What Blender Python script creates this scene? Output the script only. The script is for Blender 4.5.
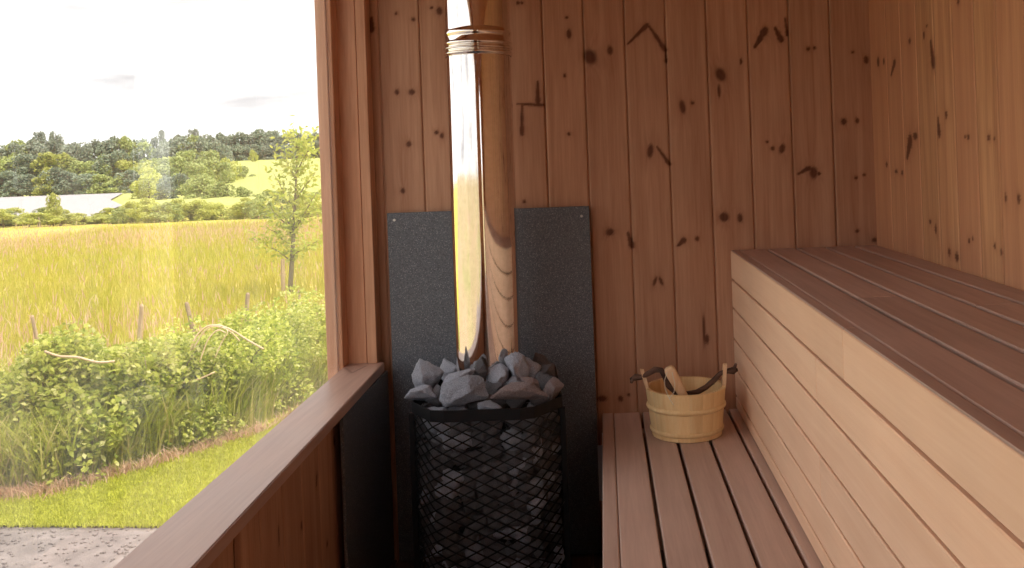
import bpy, bmesh, math, random
import numpy as np
from mathutils import noise, Vector, Matrix, Euler, Quaternion

for o in list(bpy.data.objects):
    bpy.data.objects.remove(o, do_unlink=True)
SC = bpy.context.scene
COL = SC.collection
random.seed(7)
rng = np.random.default_rng(11)

# ------------------------------------------------------------------ camera, sky, sun, exposure
EYE = 1.354            # eye height above the sauna floor
FPX = 920.0            # focal length in pixels
ROLL = 0.036
VX, VY = 602.0, 160.0  # where the depth lines of the room meet
cam_d = bpy.data.cameras.new('camera')
cam = bpy.data.objects.new('camera', cam_d)
COL.objects.link(cam)
cam_d.sensor_width = 36.0
cam_d.lens = FPX * 36.0 / 1024.0
cam_d.shift_x = -(VX - 512.0) / 1024.0
cam_d.shift_y = -(284.0 - VY) / 1024.0
cam_d.clip_start = 0.05
cam_d.clip_end = 2000
_r = Vector((math.cos(ROLL), 0, -math.sin(ROLL)))
_u = Vector((math.sin(ROLL), 0, math.cos(ROLL)))
_b = Vector((0, -1, 0))
M = Matrix((_r, _u, _b)).transposed().to_4x4()
M.translation = Vector((0, 0, EYE))
cam.matrix_world = M
SC.camera = cam

SC.view_settings.view_transform = 'Standard'
SC.view_settings.look = 'None'
SC.view_settings.gamma = 1.0
SC.view_settings.use_curve_mapping = False
SC.view_settings.exposure = 0.68

world = bpy.data.worlds.new('sky')
SC.world = world
world.use_nodes = True
wn = world.node_tree
wn.nodes.clear()
def wnode(t, **k):
    n = wn.nodes.new(t)
    for a, b in k.items():
        setattr(n, a, b)
    return n
w_out = wnode('ShaderNodeOutputWorld')
w_bg = wnode('ShaderNodeBackground')
w_tc = wnode('ShaderNodeTexCoord')
w_map = wnode('ShaderNodeMapping')
w_map.inputs['Scale'].default_value = (1.2, 1.2, 7.0)
w_no = wnode('ShaderNodeTexNoise')
w_no.inputs['Scale'].default_value = 2.6
w_no.inputs['Detail'].default_value = 6
w_no.inputs['Roughness'].default_value = 0.55
w_cr = wnode('ShaderNodeValToRGB')
w_cr.color_ramp.elements[0].position = 0.32
w_cr.color_ramp.elements[0].color = (0.40, 0.40, 0.42, 1)
w_cr.color_ramp.elements[1].position = 0.52
w_cr.color_ramp.elements[1].color = (1.0, 0.985, 0.97, 1)
wn.links.new(w_tc.outputs['Generated'], w_map.inputs['Vector'])
wn.links.new(w_map.outputs['Vector'], w_no.inputs['Vector'])
wn.links.new(w_no.outputs['Fac'], w_cr.inputs['Fac'])
wn.links.new(w_cr.outputs['Color'], w_bg.inputs['Color'])
wn.links.new(w_bg.outputs['Background'], w_out.inputs['Surface'])
w_bg.inputs['Strength'].default_value = 1.25

sun_d = bpy.data.lights.new('sun', 'SUN')
sun_d.energy = 3.7
sun_d.angle = math.radians(12)
sun_d.color = (1.0, 0.93, 0.80)
sun = bpy.data.objects.new('sun', sun_d)
COL.objects.link(sun)
sun.rotation_euler = Vector((0.50, -0.12, 0.86)).to_track_quat('Z', 'Y').to_euler()
sun.location = (5, 2, 9)

# ------------------------------------------------------------------ helpers
def at(px, py, Y):
    """world point at depth Y seen at pixel (px, py)"""
    u, v = px - VX, py - VY
    X = u - ROLL * v
    Yd = u * ROLL + v
    return Vector((X * Y / FPX, Y, EYE - Yd * Y / FPX))

def on_z(px, py, z):
    u, v = px - VX, py - VY
    Yd = u * ROLL + v
    return at(px, py, FPX * (EYE - z) / Yd)

def on_x(px, py, x):
    u, v = px - VX, py - VY
    X = u - ROLL * v
    return at(px, py, FPX * x / X)

def tag(o, label=None, cat=None, group=None, kind=None):
    if label: o['label'] = label
    if cat: o['category'] = cat
    if group: o['group'] = group
    if kind: o['kind'] = kind
    return o

def empty(name, loc=(0, 0, 0), rot=(0, 0, 0)):
    o = bpy.data.objects.new(name, None)
    o.empty_display_size = 0.05
    COL.objects.link(o)
    o.location = loc
    o.rotation_euler = rot
    return o

ORD = ['first', 'second', 'third', 'fourth', 'fifth', 'sixth', 'seventh', 'eighth', 'ninth', 'tenth', 'eleventh', 'twelfth', 'thirteenth', 'fourteenth', 'fifteenth', 'sixteenth',
       'seventeenth', 'eighteenth', 'nineteenth', 'twentieth', 'twenty-first', 'twenty-second', 'twenty-third', 'twenty-fourth', 'twenty-fifth', 'twenty-sixth', 'twenty-seventh',
       'twenty-eighth', 'twenty-ninth', 'thirtieth', 'thirty-first', 'thirty-second', 'thirty-third', 'thirty-fourth', 'thirty-fifth', 'thirty-sixth', 'thirty-seventh', 'thirty-eighth']
def relabel(group, fmt, key):
    obs = sorted([o for o in bpy.data.objects if o.get('group') == group], key=key)
    for i, o in enumerate(obs): o['label'] = fmt % ORD[i]

class MB:
    """raw mesh collector; every solid gets its own board id used by the wood shader"""
    def __init__(s):
        s.v = []; s.f = []; s.b = []
    def add(s, verts, faces, bid=None):
        n = len(s.v)
        if bid is None: bid = random.random() * 50
        s.v += [tuple(p) for p in verts]
        s.f += [tuple(i + n for i in f) for f in faces]
        s.b += [bid] * len(verts)
    def box(s, x0, x1, y0, y1, z0, z1, c=0.002, bid=None):
        c = min(c, (x1-x0)*.45, (y1-y0)*.45, (z1-z0)*.45)
        V = []; idx = {}
        for ix, X in ((0, x0), (1, x1)):
            for iy, Y in ((0, y0), (1, y1)):
                for iz, Zz in ((0, z0), (1, z1)):
                    sx = c if ix == 0 else -c; sy = c if iy == 0 else -c; sz = c if iz == 0 else -c
                    for ax in range(3):
                        p = [X + (0 if ax == 0 else sx), Y + (0 if ax == 1 else sy), Zz + (0 if ax == 2 else sz)]
                        idx[(ix, iy, iz, ax)] = len(V); V.append(p)
        F = []
        q = [(0, 0), (1, 0), (1, 1), (0, 1)]
        for k in (0, 1):
            F.append([idx[(k, a, b, 0)] for a, b in (q if k else q[::-1])])
            F.append([idx[(a, k, b, 1)] for a, b in (q[::-1] if k else q)])
            F.append([idx[(a, b, k, 2)] for a, b in (q if k else q[::-1])])
        for a in (0, 1):
            for b in (0, 1):
                F.append([idx[(a, b, 0, 0)], idx[(a, b, 1, 0)], idx[(a, b, 1, 1)], idx[(a, b, 0, 1)]])
                F.append([idx[(a, 0, b, 0)], idx[(a, 1, b, 0)], idx[(a, 1, b, 2)], idx[(a, 0, b, 2)]])
                F.append([idx[(0, a, b, 1)], idx[(1, a, b, 1)], idx[(1, a, b, 2)], idx[(0, a, b, 2)]])
                for d in (0, 1):
                    F.append([idx[(a, b, d, 0)], idx[(a, b, d, 1)], idx[(a, b, d, 2)]])
        s.add(V, F, bid)
    def prism(s, pts, z0, z1, bid=None):
        n = len(pts)
        V = [(p[0], p[1], z0) for p in pts] + [(p[0], p[1], z1) for p in pts]
        F = [list(range(n))[::-1], list(range(n, 2*n))] + [[i, (i+1) % n, n+(i+1) % n, n+i] for i in range(n)]
        s.add(V, F, bid)
    def tube(s, pts, rad, n=8, bid=None, cap=True):
        pts = [Vector(p) for p in pts]
        rs = rad if hasattr(rad, '__len__') else [rad] * len(pts)
        V = []; F = []
        t0 = (pts[1] - pts[0]).normalized()
        ref = Vector((0, 0, 1)) if abs(t0.z) < .9 else Vector((1, 0, 0))
        nrm = t0.cross(ref).normalized()
        for i, p in enumerate(pts):
            a = pts[max(i-1, 0)]; b = pts[min(i+1, len(pts)-1)]
            t = (b - a).normalized()
            nrm = (nrm - t * nrm.dot(t)).normalized()
            bi = t.cross(nrm)
            for k in range(n):
                w = 2*math.pi*k/n
                V.append(p + (nrm*math.cos(w) + bi*math.sin(w)) * rs[i])
        for i in range(len(pts)-1):
            for k in range(n):
                k2 = (k+1) % n
                F.append((i*n+k, i*n+k2, (i+1)*n+k2, (i+1)*n+k))
        if cap:
            F.append(tuple(range(n))[::-1]); F.append(tuple((len(pts)-1)*n + k for k in range(n)))
        s.add(V, F, bid)
    def lathe(s, prof, n=48, cx=0, cy=0, bid=None, closed=False):
        V = []; F = []
        for r, z in prof:
            for k in range(n):
                w = 2*math.pi*k/n
                V.append((cx + r*math.cos(w), cy + r*math.sin(w), z))
        m = len(prof)
        for i in range(m if closed else m-1):
            j = (i+1) % m
            for k in range(n):
                k2 = (k+1) % n
                F.append((i*n+k, i*n+k2, j*n+k2, j*n+k))
        s.add(V, F, bid)
    def build(s, name, mat, parent=None, smooth=False, fixn=True, loc=None):
        me = bpy.data.meshes.new(name)
        me.from_pydata(s.v, [], s.f)
        at_ = me.attributes.new('bid', 'FLOAT', 'POINT')
        at_.data.foreach_set('value', np.array(s.b, dtype=np.float32))
        if fixn:
            bm = bmesh.new(); bm.from_mesh(me)
            bmesh.ops.recalc_face_normals(bm, faces=bm.faces)
            bm.to_mesh(me); bm.free()
        me.materials.append(mat)
        o = bpy.data.objects.new(name, me)
        COL.objects.link(o)
        if smooth:
            me.shade_smooth()
        if parent: o.parent = parent
        if loc: o.location = loc
        return o

def np_mesh(name, V, F, mat, parent=None, attrs=None, smooth=False):
    """V (n,3) array, F (m,k) array"""
    me = bpy.data.meshes.new(name)
    n, m, k = len(V), len(F), F.shape[1]
    me.vertices.add(n); me.vertices.foreach_set('co', np.ascontiguousarray(V, dtype=np.float32).ravel())
    me.loops.add(m*k); me.loops.foreach_set('vertex_index', np.ascontiguousarray(F, dtype=np.int32).ravel())
    me.polygons.add(m)
    me.polygons.foreach_set('loop_start', np.arange(0, m*k, k, dtype=np.int32))
    me.polygons.foreach_set('loop_total', np.full(m, k, dtype=np.int32))
    me.update(calc_edges=True)
    if attrs:
        for an, arr in attrs.items():
            a = me.attributes.new(an, 'FLOAT', 'POINT')
            a.data.foreach_set('value', np.asarray(arr, dtype=np.float32))
    if smooth: me.shade_smooth()
    me.materials.append(mat)
    o = bpy.data.objects.new(name, me)
    COL.objects.link(o)
    if parent: o.parent = parent
    return o

# ------------------------------------------------------------------ materials
class NT:
    def __init__(s, name):
        s.m = bpy.data.materials.new(name); s.m.use_nodes = True
        s.t = s.m.node_tree; s.t.nodes.clear()
        s.out = s.n('ShaderNodeOutputMaterial')
    def n(s, t, ins=None, **k):
        nd = s.t.nodes.new(t)
        for a, b in k.items(): setattr(nd, a, b)
        if ins:
            for a, b in ins.items():
                if hasattr(b, 'is_linked') or isinstance(b, bpy.types.NodeSocket): s.t.links.new(b, nd.inputs[a])
                else: nd.inputs[a].default_value = b
        return nd
    def math(s, op, a, b=0.0, clamp=False):
        nd = s.n('ShaderNodeMath', {0: a, 1: b}, operation=op); nd.use_clamp = clamp
        return nd.outputs[0]
    def mix(s, fac, a, b, mode='MIX'):
        nd = s.n('ShaderNodeMix', data_type='RGBA', blend_type=mode)
        for key, val in ((0, fac), (6, a), (7, b)):
            if isinstance(val, bpy.types.NodeSocket): s.t.links.new(val, nd.inputs[key])
            else: nd.inputs[key].default_value = val
        return nd.outputs[2]
    def ramp(s, fac, stops):
        nd = s.n('ShaderNodeValToRGB', {'Fac': fac})
        e = nd.color_ramp.elements
        while len(e) < len(stops): e.new(0.5)
        for i, (p, c) in enumerate(stops):
            e[i].position = p; e[i].color = c if len(c) == 4 else (*c, 1)
        return nd.outputs['Color']
    def noise(s, vec, scale, detail=4, rough=0.5, dist=0.0, out='Fac'):
        return s.n('ShaderNodeTexNoise', {'Vector': vec, 'Scale': scale, 'Detail': detail, 'Roughness': rough, 'Distortion': dist}).outputs[out]
    def pr(s, **k):
        p = s.n('ShaderNodeBsdfPrincipled')
        for a, b in k.items():
            a = a.replace('_', ' ')
            if isinstance(b, bpy.types.NodeSocket): s.t.links.new(b, p.inputs[a])
            else: p.inputs[a].default_value = b
        s.t.links.new(p.outputs[0], s.out.inputs[0])
        return p
    def bump(s, h, strength=0.3, dist=0.002):
        return s.n('ShaderNodeBump', {'Height': h, 'Strength': strength, 'Distance': dist}).outputs[0]

def C(r, g, b):     # sRGB 0-255 -> linear
    f = lambda c: (c/255/12.92) if c/255 <= .04045 else ((c/255+.055)/1.055)**2.4
    return (f(r), f(g), f(b), 1.0)

def wood(name, light, dark, axis='Z', rough=0.6, vary=0.25, knots=False, knot_col=C(78, 44, 30), spec=0.3, warp=False, contrast=1.0, blotch=0.35, hue=None):
    t = NT(name)
    tc = t.n('ShaderNodeTexCoord').outputs['Object']
    bid = t.n('ShaderNodeAttribute', attribute_name='bid').outputs['Fac']
    off = t.n('ShaderNodeCombineXYZ', {'X': t.math('MULTIPLY', bid, 3.17), 'Y': t.math('MULTIPLY', bid, 1.31), 'Z': t.math('MULTIPLY', bid, 2.23)}).outputs[0]
    v = t.n('ShaderNodeVectorMath', {0: tc, 1: off}, operation='ADD').outputs[0]
    if warp:
        w = t.n('ShaderNodeAttribute', attribute_name='warp').outputs['Fac']
        wv = t.n('ShaderNodeCombineXYZ', {'X': w, 'Y': w, 'Z': 0.0}).outputs[0]
        v = t.n('ShaderNodeVectorMath', {0: v, 1: wv}, operation='ADD').outputs[0]
    sc = {'X': (1.2, 30, 30), 'Y': (30, 1.2, 30), 'Z': (30, 30, 1.2)}[axis]
    v1 = t.n('ShaderNodeVectorMath', {0: v, 1: sc}, operation='MULTIPLY').outputs[0]
    g1 = t.noise(v1, 1.0, 4, 0.55, 0.6)
    v2 = t.n('ShaderNodeVectorMath', {0: v, 1: tuple(q*5 for q in sc)}, operation='MULTIPLY').outputs[0]
    g2 = t.noise(v2, 1.0, 3, 0.6, 0.2)
    bl = t.noise(v, 2.6, 3, 0.5, 0.3)
    g = t.math('ADD', t.math('MULTIPLY', g1, 0.62), t.math('MULTIPLY', g2, 0.38))
    col = t.ramp(g, [(0.5-0.16/contrast, dark), (0.5+0.13/contrast, light)])
    # board to board tone
    wnz = t.n('ShaderNodeTexWhiteNoise', {'W': bid}, noise_dimensions='1D')
    tone = t.math('ADD', t.math('MULTIPLY', wnz.outputs['Value'], vary), 1.0 - vary*0.5)
    blf = t.math('ADD', t.math('MULTIPLY', bl, blotch), 1.0 - blotch*0.5)
    tone = t.math('MULTIPLY', tone, blf)
    tv = t.n('ShaderNodeCombineXYZ', {'X': tone, 'Y': tone, 'Z': tone}).outputs[0]
    col = t.mix(1.0, col, tv, 'MULTIPLY')
    if hue:
        col = t.mix(t.math('MULTIPLY', t.math('GREATER_THAN', wnz.outputs['Value'], 0.5), 0.5), col, hue)
    if knots:
        k = t.n('ShaderNodeAttribute', attribute_name='knot').outputs['Fac']
        kn = t.math('MULTIPLY', k, t.math('ADD', 0.75, t.math('MULTIPLY', g2, 0.4)), clamp=True)
        col = t.mix(kn, col, knot_col)
        halo = t.n('ShaderNodeAttribute', attribute_name='halo').outputs['Fac']
        col = t.mix(t.math('MULTIPLY', halo, 0.30), col, C(120, 62, 34))
    b = t.bump(g, 0.25, 0.0015)
    rg = t.math('ADD', rough - 0.08, t.math('MULTIPLY', bl, 0.16))
    t.pr(Base_Color=col, Roughness=rg, Normal=b, Specular_IOR_Level=spec)
    return t.m

MAT = {}
MAT['wall_wood'] = wood('wall_wood', C(198, 154, 126), C(174, 126, 98), 'Z', 0.62, 0.14, knots=True, warp=True, blotch=0.22)
MAT['side_wood'] = wood('side_wood', C(212, 162, 120), C(184, 132, 96), 'Z', 0.6, 0.24, knots=True, warp=True, contrast=1.1, blotch=0.15, hue=C(190, 134, 104))
MAT['post_wood'] = wood('post_wood', C(220, 168, 134), C(194, 138, 104), 'Z', 0.5, 0.2)
MAT['rail_wood'] = wood('rail_wood', C(196, 164, 148), C(172, 138, 124), 'Y', 0.38, 0.1, spec=0.5, contrast=0.8, knots=True, warp=True)
MAT['bench_wood'] = wood('bench_wood', C(204, 176, 162), C(180, 150, 136), 'Y', 0.5, 0.22, spec=0.4, contrast=0.8, blotch=0.4)
MAT['fascia_wood'] = wood('fascia_wood', C(248, 210, 178), C(236, 192, 158), 'Y', 0.5, 0.12, contrast=0.7, blotch=0.28)
MAT['bucket_wood'] = wood('bucket_wood', C(248, 218, 166), C(234, 194, 138), 'Z', 0.45, 0.16, contrast=0.8, blotch=0.2)
MAT['pale_wood'] = wood('pale_wood', C(240, 208, 170), C(222, 182, 140), 'Z', 0.5, 0.1)
MAT['bark'] = wood('bark', C(120, 92, 78), C(70, 50, 42), 'X', 0.8, 0.2)
MAT['ceil_wood'] = wood('ceil_wood', C(200, 140, 98), C(168, 108, 70), 'Y', 0.6, 0.2)
MAT['floor_wood'] = wood('floor_wood', C(120, 92, 74), C(90, 66, 52), 'Y', 0.6, 0.2)
MAT['weathered'] = wood('weathered', C(196, 172, 142), C(150, 124, 98), 'Z', 0.8, 0.2)
MAT['drystem'] = wood('dry_stem', C(226, 200, 168), C(196, 166, 134), 'X', 0.8, 0.2)
MAT['trunk'] = wood('trunk', C(150, 138, 112), C(104, 92, 70), 'Z', 0.85, 0.2)

def mk_plate():
    t = NT('speckled_plate')
    tc = t.n('ShaderNodeTexCoord').outputs['Object']
    vo = t.n('ShaderNodeTexVoronoi', {'Vector': tc, 'Scale': 210.0}, feature='F1')
    sp = t.math('LESS_THAN', vo.outputs['Distance'], 0.26)
    keep = t.n('ShaderNodeTexWhiteNoise', {'Vector': vo.outputs['Position']}, noise_dimensions='3D').outputs['Value']
    sp = t.math('MULTIPLY', sp, t.math('GREATER_THAN', keep, 0.45))
    n1 = t.noise(tc, 260.0, 3, 0.7)
    base = t.ramp(n1, [(0.35, C(72, 75, 82)), (0.7, C(118, 122, 130))])
    col = t.mix(t.math('MULTIPLY', sp, 0.6), base, C(180, 182, 188))
    t.pr(Base_Color=col, Roughness=t.math('ADD', 0.38, t.math('MULTIPLY', n1, 0.3)), Normal=t.bump(n1, 0.5, 0.0015), Specular_IOR_Level=0.5)
    return t.m
MAT['plate'] = mk_plate()

def mk_stone(name, a, b):
    t = NT(name)
    tc = t.n('ShaderNodeTexCoord').outputs['Object']
    rnd = t.n('ShaderNodeObjectInfo').outputs['Random']
    v = t.n('ShaderNodeVectorMath', {0: tc, 1: t.n('ShaderNodeCombineXYZ', {'X': t.math('MULTIPLY', rnd, 9.0), 'Y': rnd, 'Z': rnd}).outputs[0]}, operation='ADD').outputs[0]
    n1 = t.noise(v, 18.0, 5, 0.65)
    n2 = t.noise(v, 160.0, 4, 0.7)
    h = t.math('ADD', t.math('MULTIPLY', n1, 0.6), t.math('MULTIPLY', n2, 0.4))
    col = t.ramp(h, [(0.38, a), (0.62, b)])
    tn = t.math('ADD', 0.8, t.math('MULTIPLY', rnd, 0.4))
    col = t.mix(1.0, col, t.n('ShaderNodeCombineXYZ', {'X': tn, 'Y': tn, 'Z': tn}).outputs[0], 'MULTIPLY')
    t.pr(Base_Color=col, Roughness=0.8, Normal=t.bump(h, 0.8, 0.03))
    return t.m
MAT['stone'] = mk_stone('stone', C(150, 156, 174), C(222, 226, 240))
MAT['stone_red'] = mk_stone('stone_reddish', C(140, 124, 126), C(200, 180, 178))
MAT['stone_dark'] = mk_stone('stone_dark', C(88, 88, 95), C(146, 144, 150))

def simple(name, col, rough=0.5, metal=0.0, bump=0.0, bscale=200.0, spec=0.5):
    t = NT(name)
    tc = t.n('ShaderNodeTexCoord').outputs['Object']
    n = t.noise(tc, bscale, 4, 0.6)
    lo = tuple(c*0.85 for c in col[:3]) + (1,); hi = tuple(min(1, c*1.1) for c in col[:3]) + (1,)
    c = t.ramp(n, [(0.3, lo), (0.7, hi)])
    k = dict(Base_Color=c, Roughness=rough, Metallic=metal, Specular_IOR_Level=spec)
    if bump: k['Normal'] = t.bump(n, bump, 0.001)
    t.pr(**k)
    return t.m
MAT['black_metal'] = simple('black_steel', C(26, 26, 29), 0.5, 0.6, 0.3)
MAT['core_steel'] = simple('dark_steel', C(20, 20, 22), 0.8, 0.3)  # near-black steel for the body behind the stones
MAT['zinc'] = simple('galvanised_steel', C(198, 198, 206), 0.5, 0.2)
MAT['screw'] = simple('screw_steel', C(190, 190, 190), 0.3, 1.0)
MAT['string'] = simple('string', C(236, 226, 206), 0.9)
MAT['seal'] = simple('dark_seal', C(40, 30, 26), 0.8)
def mk_chrome():
    t = NT('polished_steel')
    tc = t.n('ShaderNodeTexCoord').outputs['Object']
    v = t.n('ShaderNodeVectorMath', {0: tc, 1: (6, 6, 1.5)}, operation='MULTIPLY').outputs[0]
    n = t.noise(v, 1.6, 2, 0.5)
    n2 = t.noise(tc, 60.0, 4, 0.6)
    c = t.ramp(n2, [(0.3, (0.80, 0.77, 0.74, 1)), (0.7, (0.90, 0.88, 0.86, 1))])
    t.pr(Base_Color=c, Metallic=1.0, Roughness=t.math('ADD', 0.03, t.math('MULTIPLY', n2, 0.06)), Normal=t.bump(n, 0.10, 0.004))
    return t.m
MAT['chrome'] = mk_chrome()
def mk_glass():
    t = NT('window_glass')
    tc = t.n('ShaderNodeTexCoord').outputs['Object']
    v = t.n('ShaderNodeVectorMath', {0: tc, 1: (1, 2.2, 0.25)}, operation='MULTIPLY').outputs[0]
    n = t.noise(v, 2.5, 4, 0.6)
    fr = t.n('ShaderNodeFresnel', {'IOR': 1.45}).outputs[0]
    tr = t.n('ShaderNodeBsdfTransparent', {'Color': (0.99, 0.99, 0.985, 1)})
    gl = t.n('ShaderNodeBsdfGlossy', {'Color': (1, 1, 1, 1), 'Roughness': 0.02})
    m1 = t.n('ShaderNodeMixShader', {0: t.math('MULTIPLY', fr, 0.2)})
    t.t.links.new(tr.outputs[0], m1.inputs[1]); t.t.links.new(gl.outputs[0], m1.inputs[2])
    du = t.n('ShaderNodeBsdfTranslucent', {'Color': (0.95, 0.93, 0.88, 1)})
    m2 = t.n('ShaderNodeMixShader', {0: t.math('MULTIPLY', t.math('SUBTRACT', n, 0.25, clamp=True), VEIL)})  # streaky translucent veil imitates bright haze and reflections in the pane
    t.t.links.new(m1.outputs[0], m2.inputs[1]); t.t.links.new(du.outputs[0], m2.inputs[2])
    t.t.links.new(m2.outputs[0], t.out.inputs[0])
    return t.m
VEIL = 0.13  # strength of the painted haze veil on the glass
MAT['glass'] = mk_glass()

def foliage(name, a, b, trans=0.45, c=None, rough=0.55):
    t = NT(name)
    ri = t.n('ShaderNodeNewGeometry').outputs['Random Per Island']
    oi = t.n('ShaderNodeObjectInfo').outputs['Random']
    stops = [(0.0, a), (1.0, b)] if c is None else [(0.0, a), (0.75, b), (1.0, c)]
    col = t.ramp(ri, stops)
    tn = t.math('ADD', 0.85, t.math('MULTIPLY', oi, 0.3))
    col = t.mix(1.0, col, t.n('ShaderNodeCombineXYZ', {'X': tn, 'Y': tn, 'Z': tn}).outputs[0], 'MULTIPLY')
    p = t.n('ShaderNodeBsdfPrincipled', {'Base Color': col, 'Roughness': rough, 'Specular IOR Level': 0.35})
    tr = t.n('ShaderNodeBsdfTranslucent', {'Color': col})
    m = t.n('ShaderNodeMixShader', {0: trans})
    t.t.links.new(p.outputs[0], m.inputs[1]); t.t.links.new(tr.outputs[0], m.inputs[2])
    t.t.links.new(m.outputs[0], t.out.inputs[0])
    return t.m
MAT['leaf'] = foliage('hedge_leaf', C(142, 158, 56), C(212, 214, 104), 0.5, C(232, 228, 160))
MAT['weed'] = foliage('weed_blade', C(158, 172, 56), C(206, 206, 92), 0.5, C(232, 214, 160))
MAT['lawn_blade'] = foliage('lawn_blade', C(168, 172, 44), C(194, 194, 70), 0.45)
MAT['meadow_blade'] = foliage('meadow_blade', C(176, 176, 56), C(202, 188, 84), 0.45)
MAT['seed'] = foliage('seed_heads', C(220, 178, 150), C(230, 202, 172), 0.4)
MAT['young_leaf'] = foliage('young_leaf', C(160, 174, 70), C(208, 208, 112), 0.5)
MAT['field_shrub'] = foliage('field_shrub_leaf', C(168, 172, 74), C(206, 200, 108), 0.45)
TREE_MATS = [ foliage('tree_leaf_mid', C(156, 168, 102), C(190, 196, 128), 0.35),  # distance haze is put into these paler, greyer leaf colours
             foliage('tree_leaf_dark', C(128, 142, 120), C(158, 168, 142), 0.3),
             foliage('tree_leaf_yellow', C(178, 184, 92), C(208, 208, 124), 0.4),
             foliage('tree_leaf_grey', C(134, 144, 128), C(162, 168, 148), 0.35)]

def mk_ground(name, cols, scale, bump=0.4, bd=0.02, stretch=(1, 1, 1), rough=0.9):
    t = NT(name)
    tc = t.n('ShaderNodeTexCoord').outputs['Object']
    v = t.n('ShaderNodeVectorMath', {0: tc, 1: stretch}, operation='MULTIPLY').outputs[0]
    n1 = t.noise(v, scale, 8, 0.65, 0.3)
    n2 = t.noise(tc, scale*22, 4, 0.6)
    h = t.math('ADD', t.math('MULTIPLY', n1, 0.7), t.math('MULTIPLY', n2, 0.3))
    t.pr(Base_Color=t.ramp(h, cols), Roughness=rough, Normal=t.bump(h, bump, bd), Specular_IOR_Level=0.2)
    return t.m
MAT['lawn'] = mk_ground('lawn_turf', [(0.3, C(150, 154, 40)), (0.7, C(178, 178, 62))], 1.5)
MAT['meadow'] = mk_ground('meadow_turf', [(0.40, C(170, 168, 58)), (0.52, C(184, 172, 76)), (0.68, C(200, 168, 124))], 0.22, stretch=(0.6, 1.5, 1))
MAT['hay'] = mk_ground('hay_field', [(0.35, C(124, 134, 66)), (0.48, C(158, 142, 104)), (0.65, C(172, 146, 120))], 0.12)
MAT['hill'] = mk_ground('hill_turf', [(0.3, C(168, 174, 96)), (0.7, C(182, 182, 110))], 0.05)
MAT['gravel'] = mk_ground('gravel', [(0.3, C(104, 96, 96)), (0.5, C(134, 124, 122)), (0.7, C(164, 152, 150))], 6.0, 0.8, 0.02)
MAT['soil'] = mk_ground('dry_soil', [(0.3, C(140, 110, 70)), (0.7, C(214, 188, 130))], 4.0)
def mk_water():
    t = NT('pond_water')
    tc = t.n('ShaderNodeTexCoord').outputs['Object']
    n = t.noise(tc, 1.2, 3, 0.6)
    t.pr(Base_Color=C(164, 160, 162), Roughness=0.5, Normal=t.bump(n, 0.4, 0.3), Specular_IOR_Level=0.4)  # pale grey base colour stands in for mirrored sky
    return t.m
MAT['water'] = mk_water()

# ------------------------------------------------------------------ room dimensions
D0 = 3.18            # depth of the back wall's inner face
XL, XR = -0.79, 0.94
YB = -2.0           # rear wall behind the photographer
ZC = 2.16            # ceiling
ZF = 0.0
GZ = -0.546          # ground outside
RAILZ = EYE - 0.66

# ------------------------------------------------------------------ boarded walls
def K(kind, *a): return (kind, a)
def knots_back():
    dots = [(590,57,6.5,8,-30),(610,50.4,2.8,4.5,0),(682.5,107,3,7,-8),(692.5,103,1.8,1.8,0),(720.6,74.7,5,7,-20),(741,61.5,1.2,3,0),
            (808,49,2,2,0),(814.5,48,1.6,1.6,0),(852.6,52,1.4,1.4,0),(866,60,2.5,4,0),(843.7,121.6,3,3.5,0),(857,120.7,2,3,0),
            (650.3,151,3,7,10),(767,142,1.4,1.4,0),(772.5,148.4,2,2,0),(782,148.7,3,5,20),(813.5,172.7,4,6,0),(818.8,173.6,2,2,0),
            (856,177.7,1.8,1.8,0),(864,175,1.6,1.6,0),(724,217,4.8,4.8,0),(740,218,2.6,4.5,0),(610,232,4.2,3.5,-20),(697,238.7,2.2,2.6,0),
            (857,231,1.8,1.8,0),(655,281,1.6,5,20),(661,281,1.6,5,-20),(707,339,2,5,0),(602,398.5,5,3,0),(620.5,398.5,2.5,3,0),(628.5,394.7,1.6,1.6,0),
            (569,34,2.5,5,0),(566.7,17.4,1.4,1.4,0),(564.7,75.6,1.5,2,0),(569,134,1.8,1.8,0),(518,3,2,2,0),(522,3,1.6,1.6,0),(524.4,201.5,1.8,1.8,0),
            (396,13.5,1.4,1.4,0),(413.5,19.4,2,2,0),(431.7,7.7,1.6,1.6,0),(439.5,11,3,4,0),(397,92,2.3,3,0),(412,92,3.3,3,0),(409,144,2.6,3,0),
            (436.7,132.5,2.3,2.3,0),(442,135.6,2,3,0),(403,190.7,2.3,3,0),(704,330,1,16,0),(719,91,1,7,0),(874,240,2.6,2.2,0)]  # last dot paints the dark hole at the bench corner, no knot
    strokes = [(628,44,647,25,1.8),(649,26,665,50,2.0),(665,50,666,62,1.2),(755,47,765,30,3.0),(775,28,781,40,2.6),(785,18,787,35,1.3),(656.8,146.4,669.4,164,1.7),
               (798,174,809,168,1.9),(628,233,632,246,2.4),(678,245.5,684,240,2.4),(537.6,82,538,103,2.0),(517,104,543,105,1.4),(522,104,522,134,1.7),(371.6,18,371.6,30,2.6)]
    out = []
    s = D0/FPX
    for x, y, rx, ry, tl in dots:
        p = at(x, y, D0); out.append((p.x, p.z, max(rx, 1.5)*s, max(ry, 1.5)*s, math.radians(tl), None))
    for x0, y0, x1, y1, r in strokes:
        p = at(x0, y0, D0); q = at(x1, y1, D0); out.append((p.x, p.z, r*s, 0, 0, (q.x, q.z)))
    for _ in range(14):
        out.append((random.uniform(XL, XR), random.uniform(1.95, ZC), .006, .009, 0, None))
    return out
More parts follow.
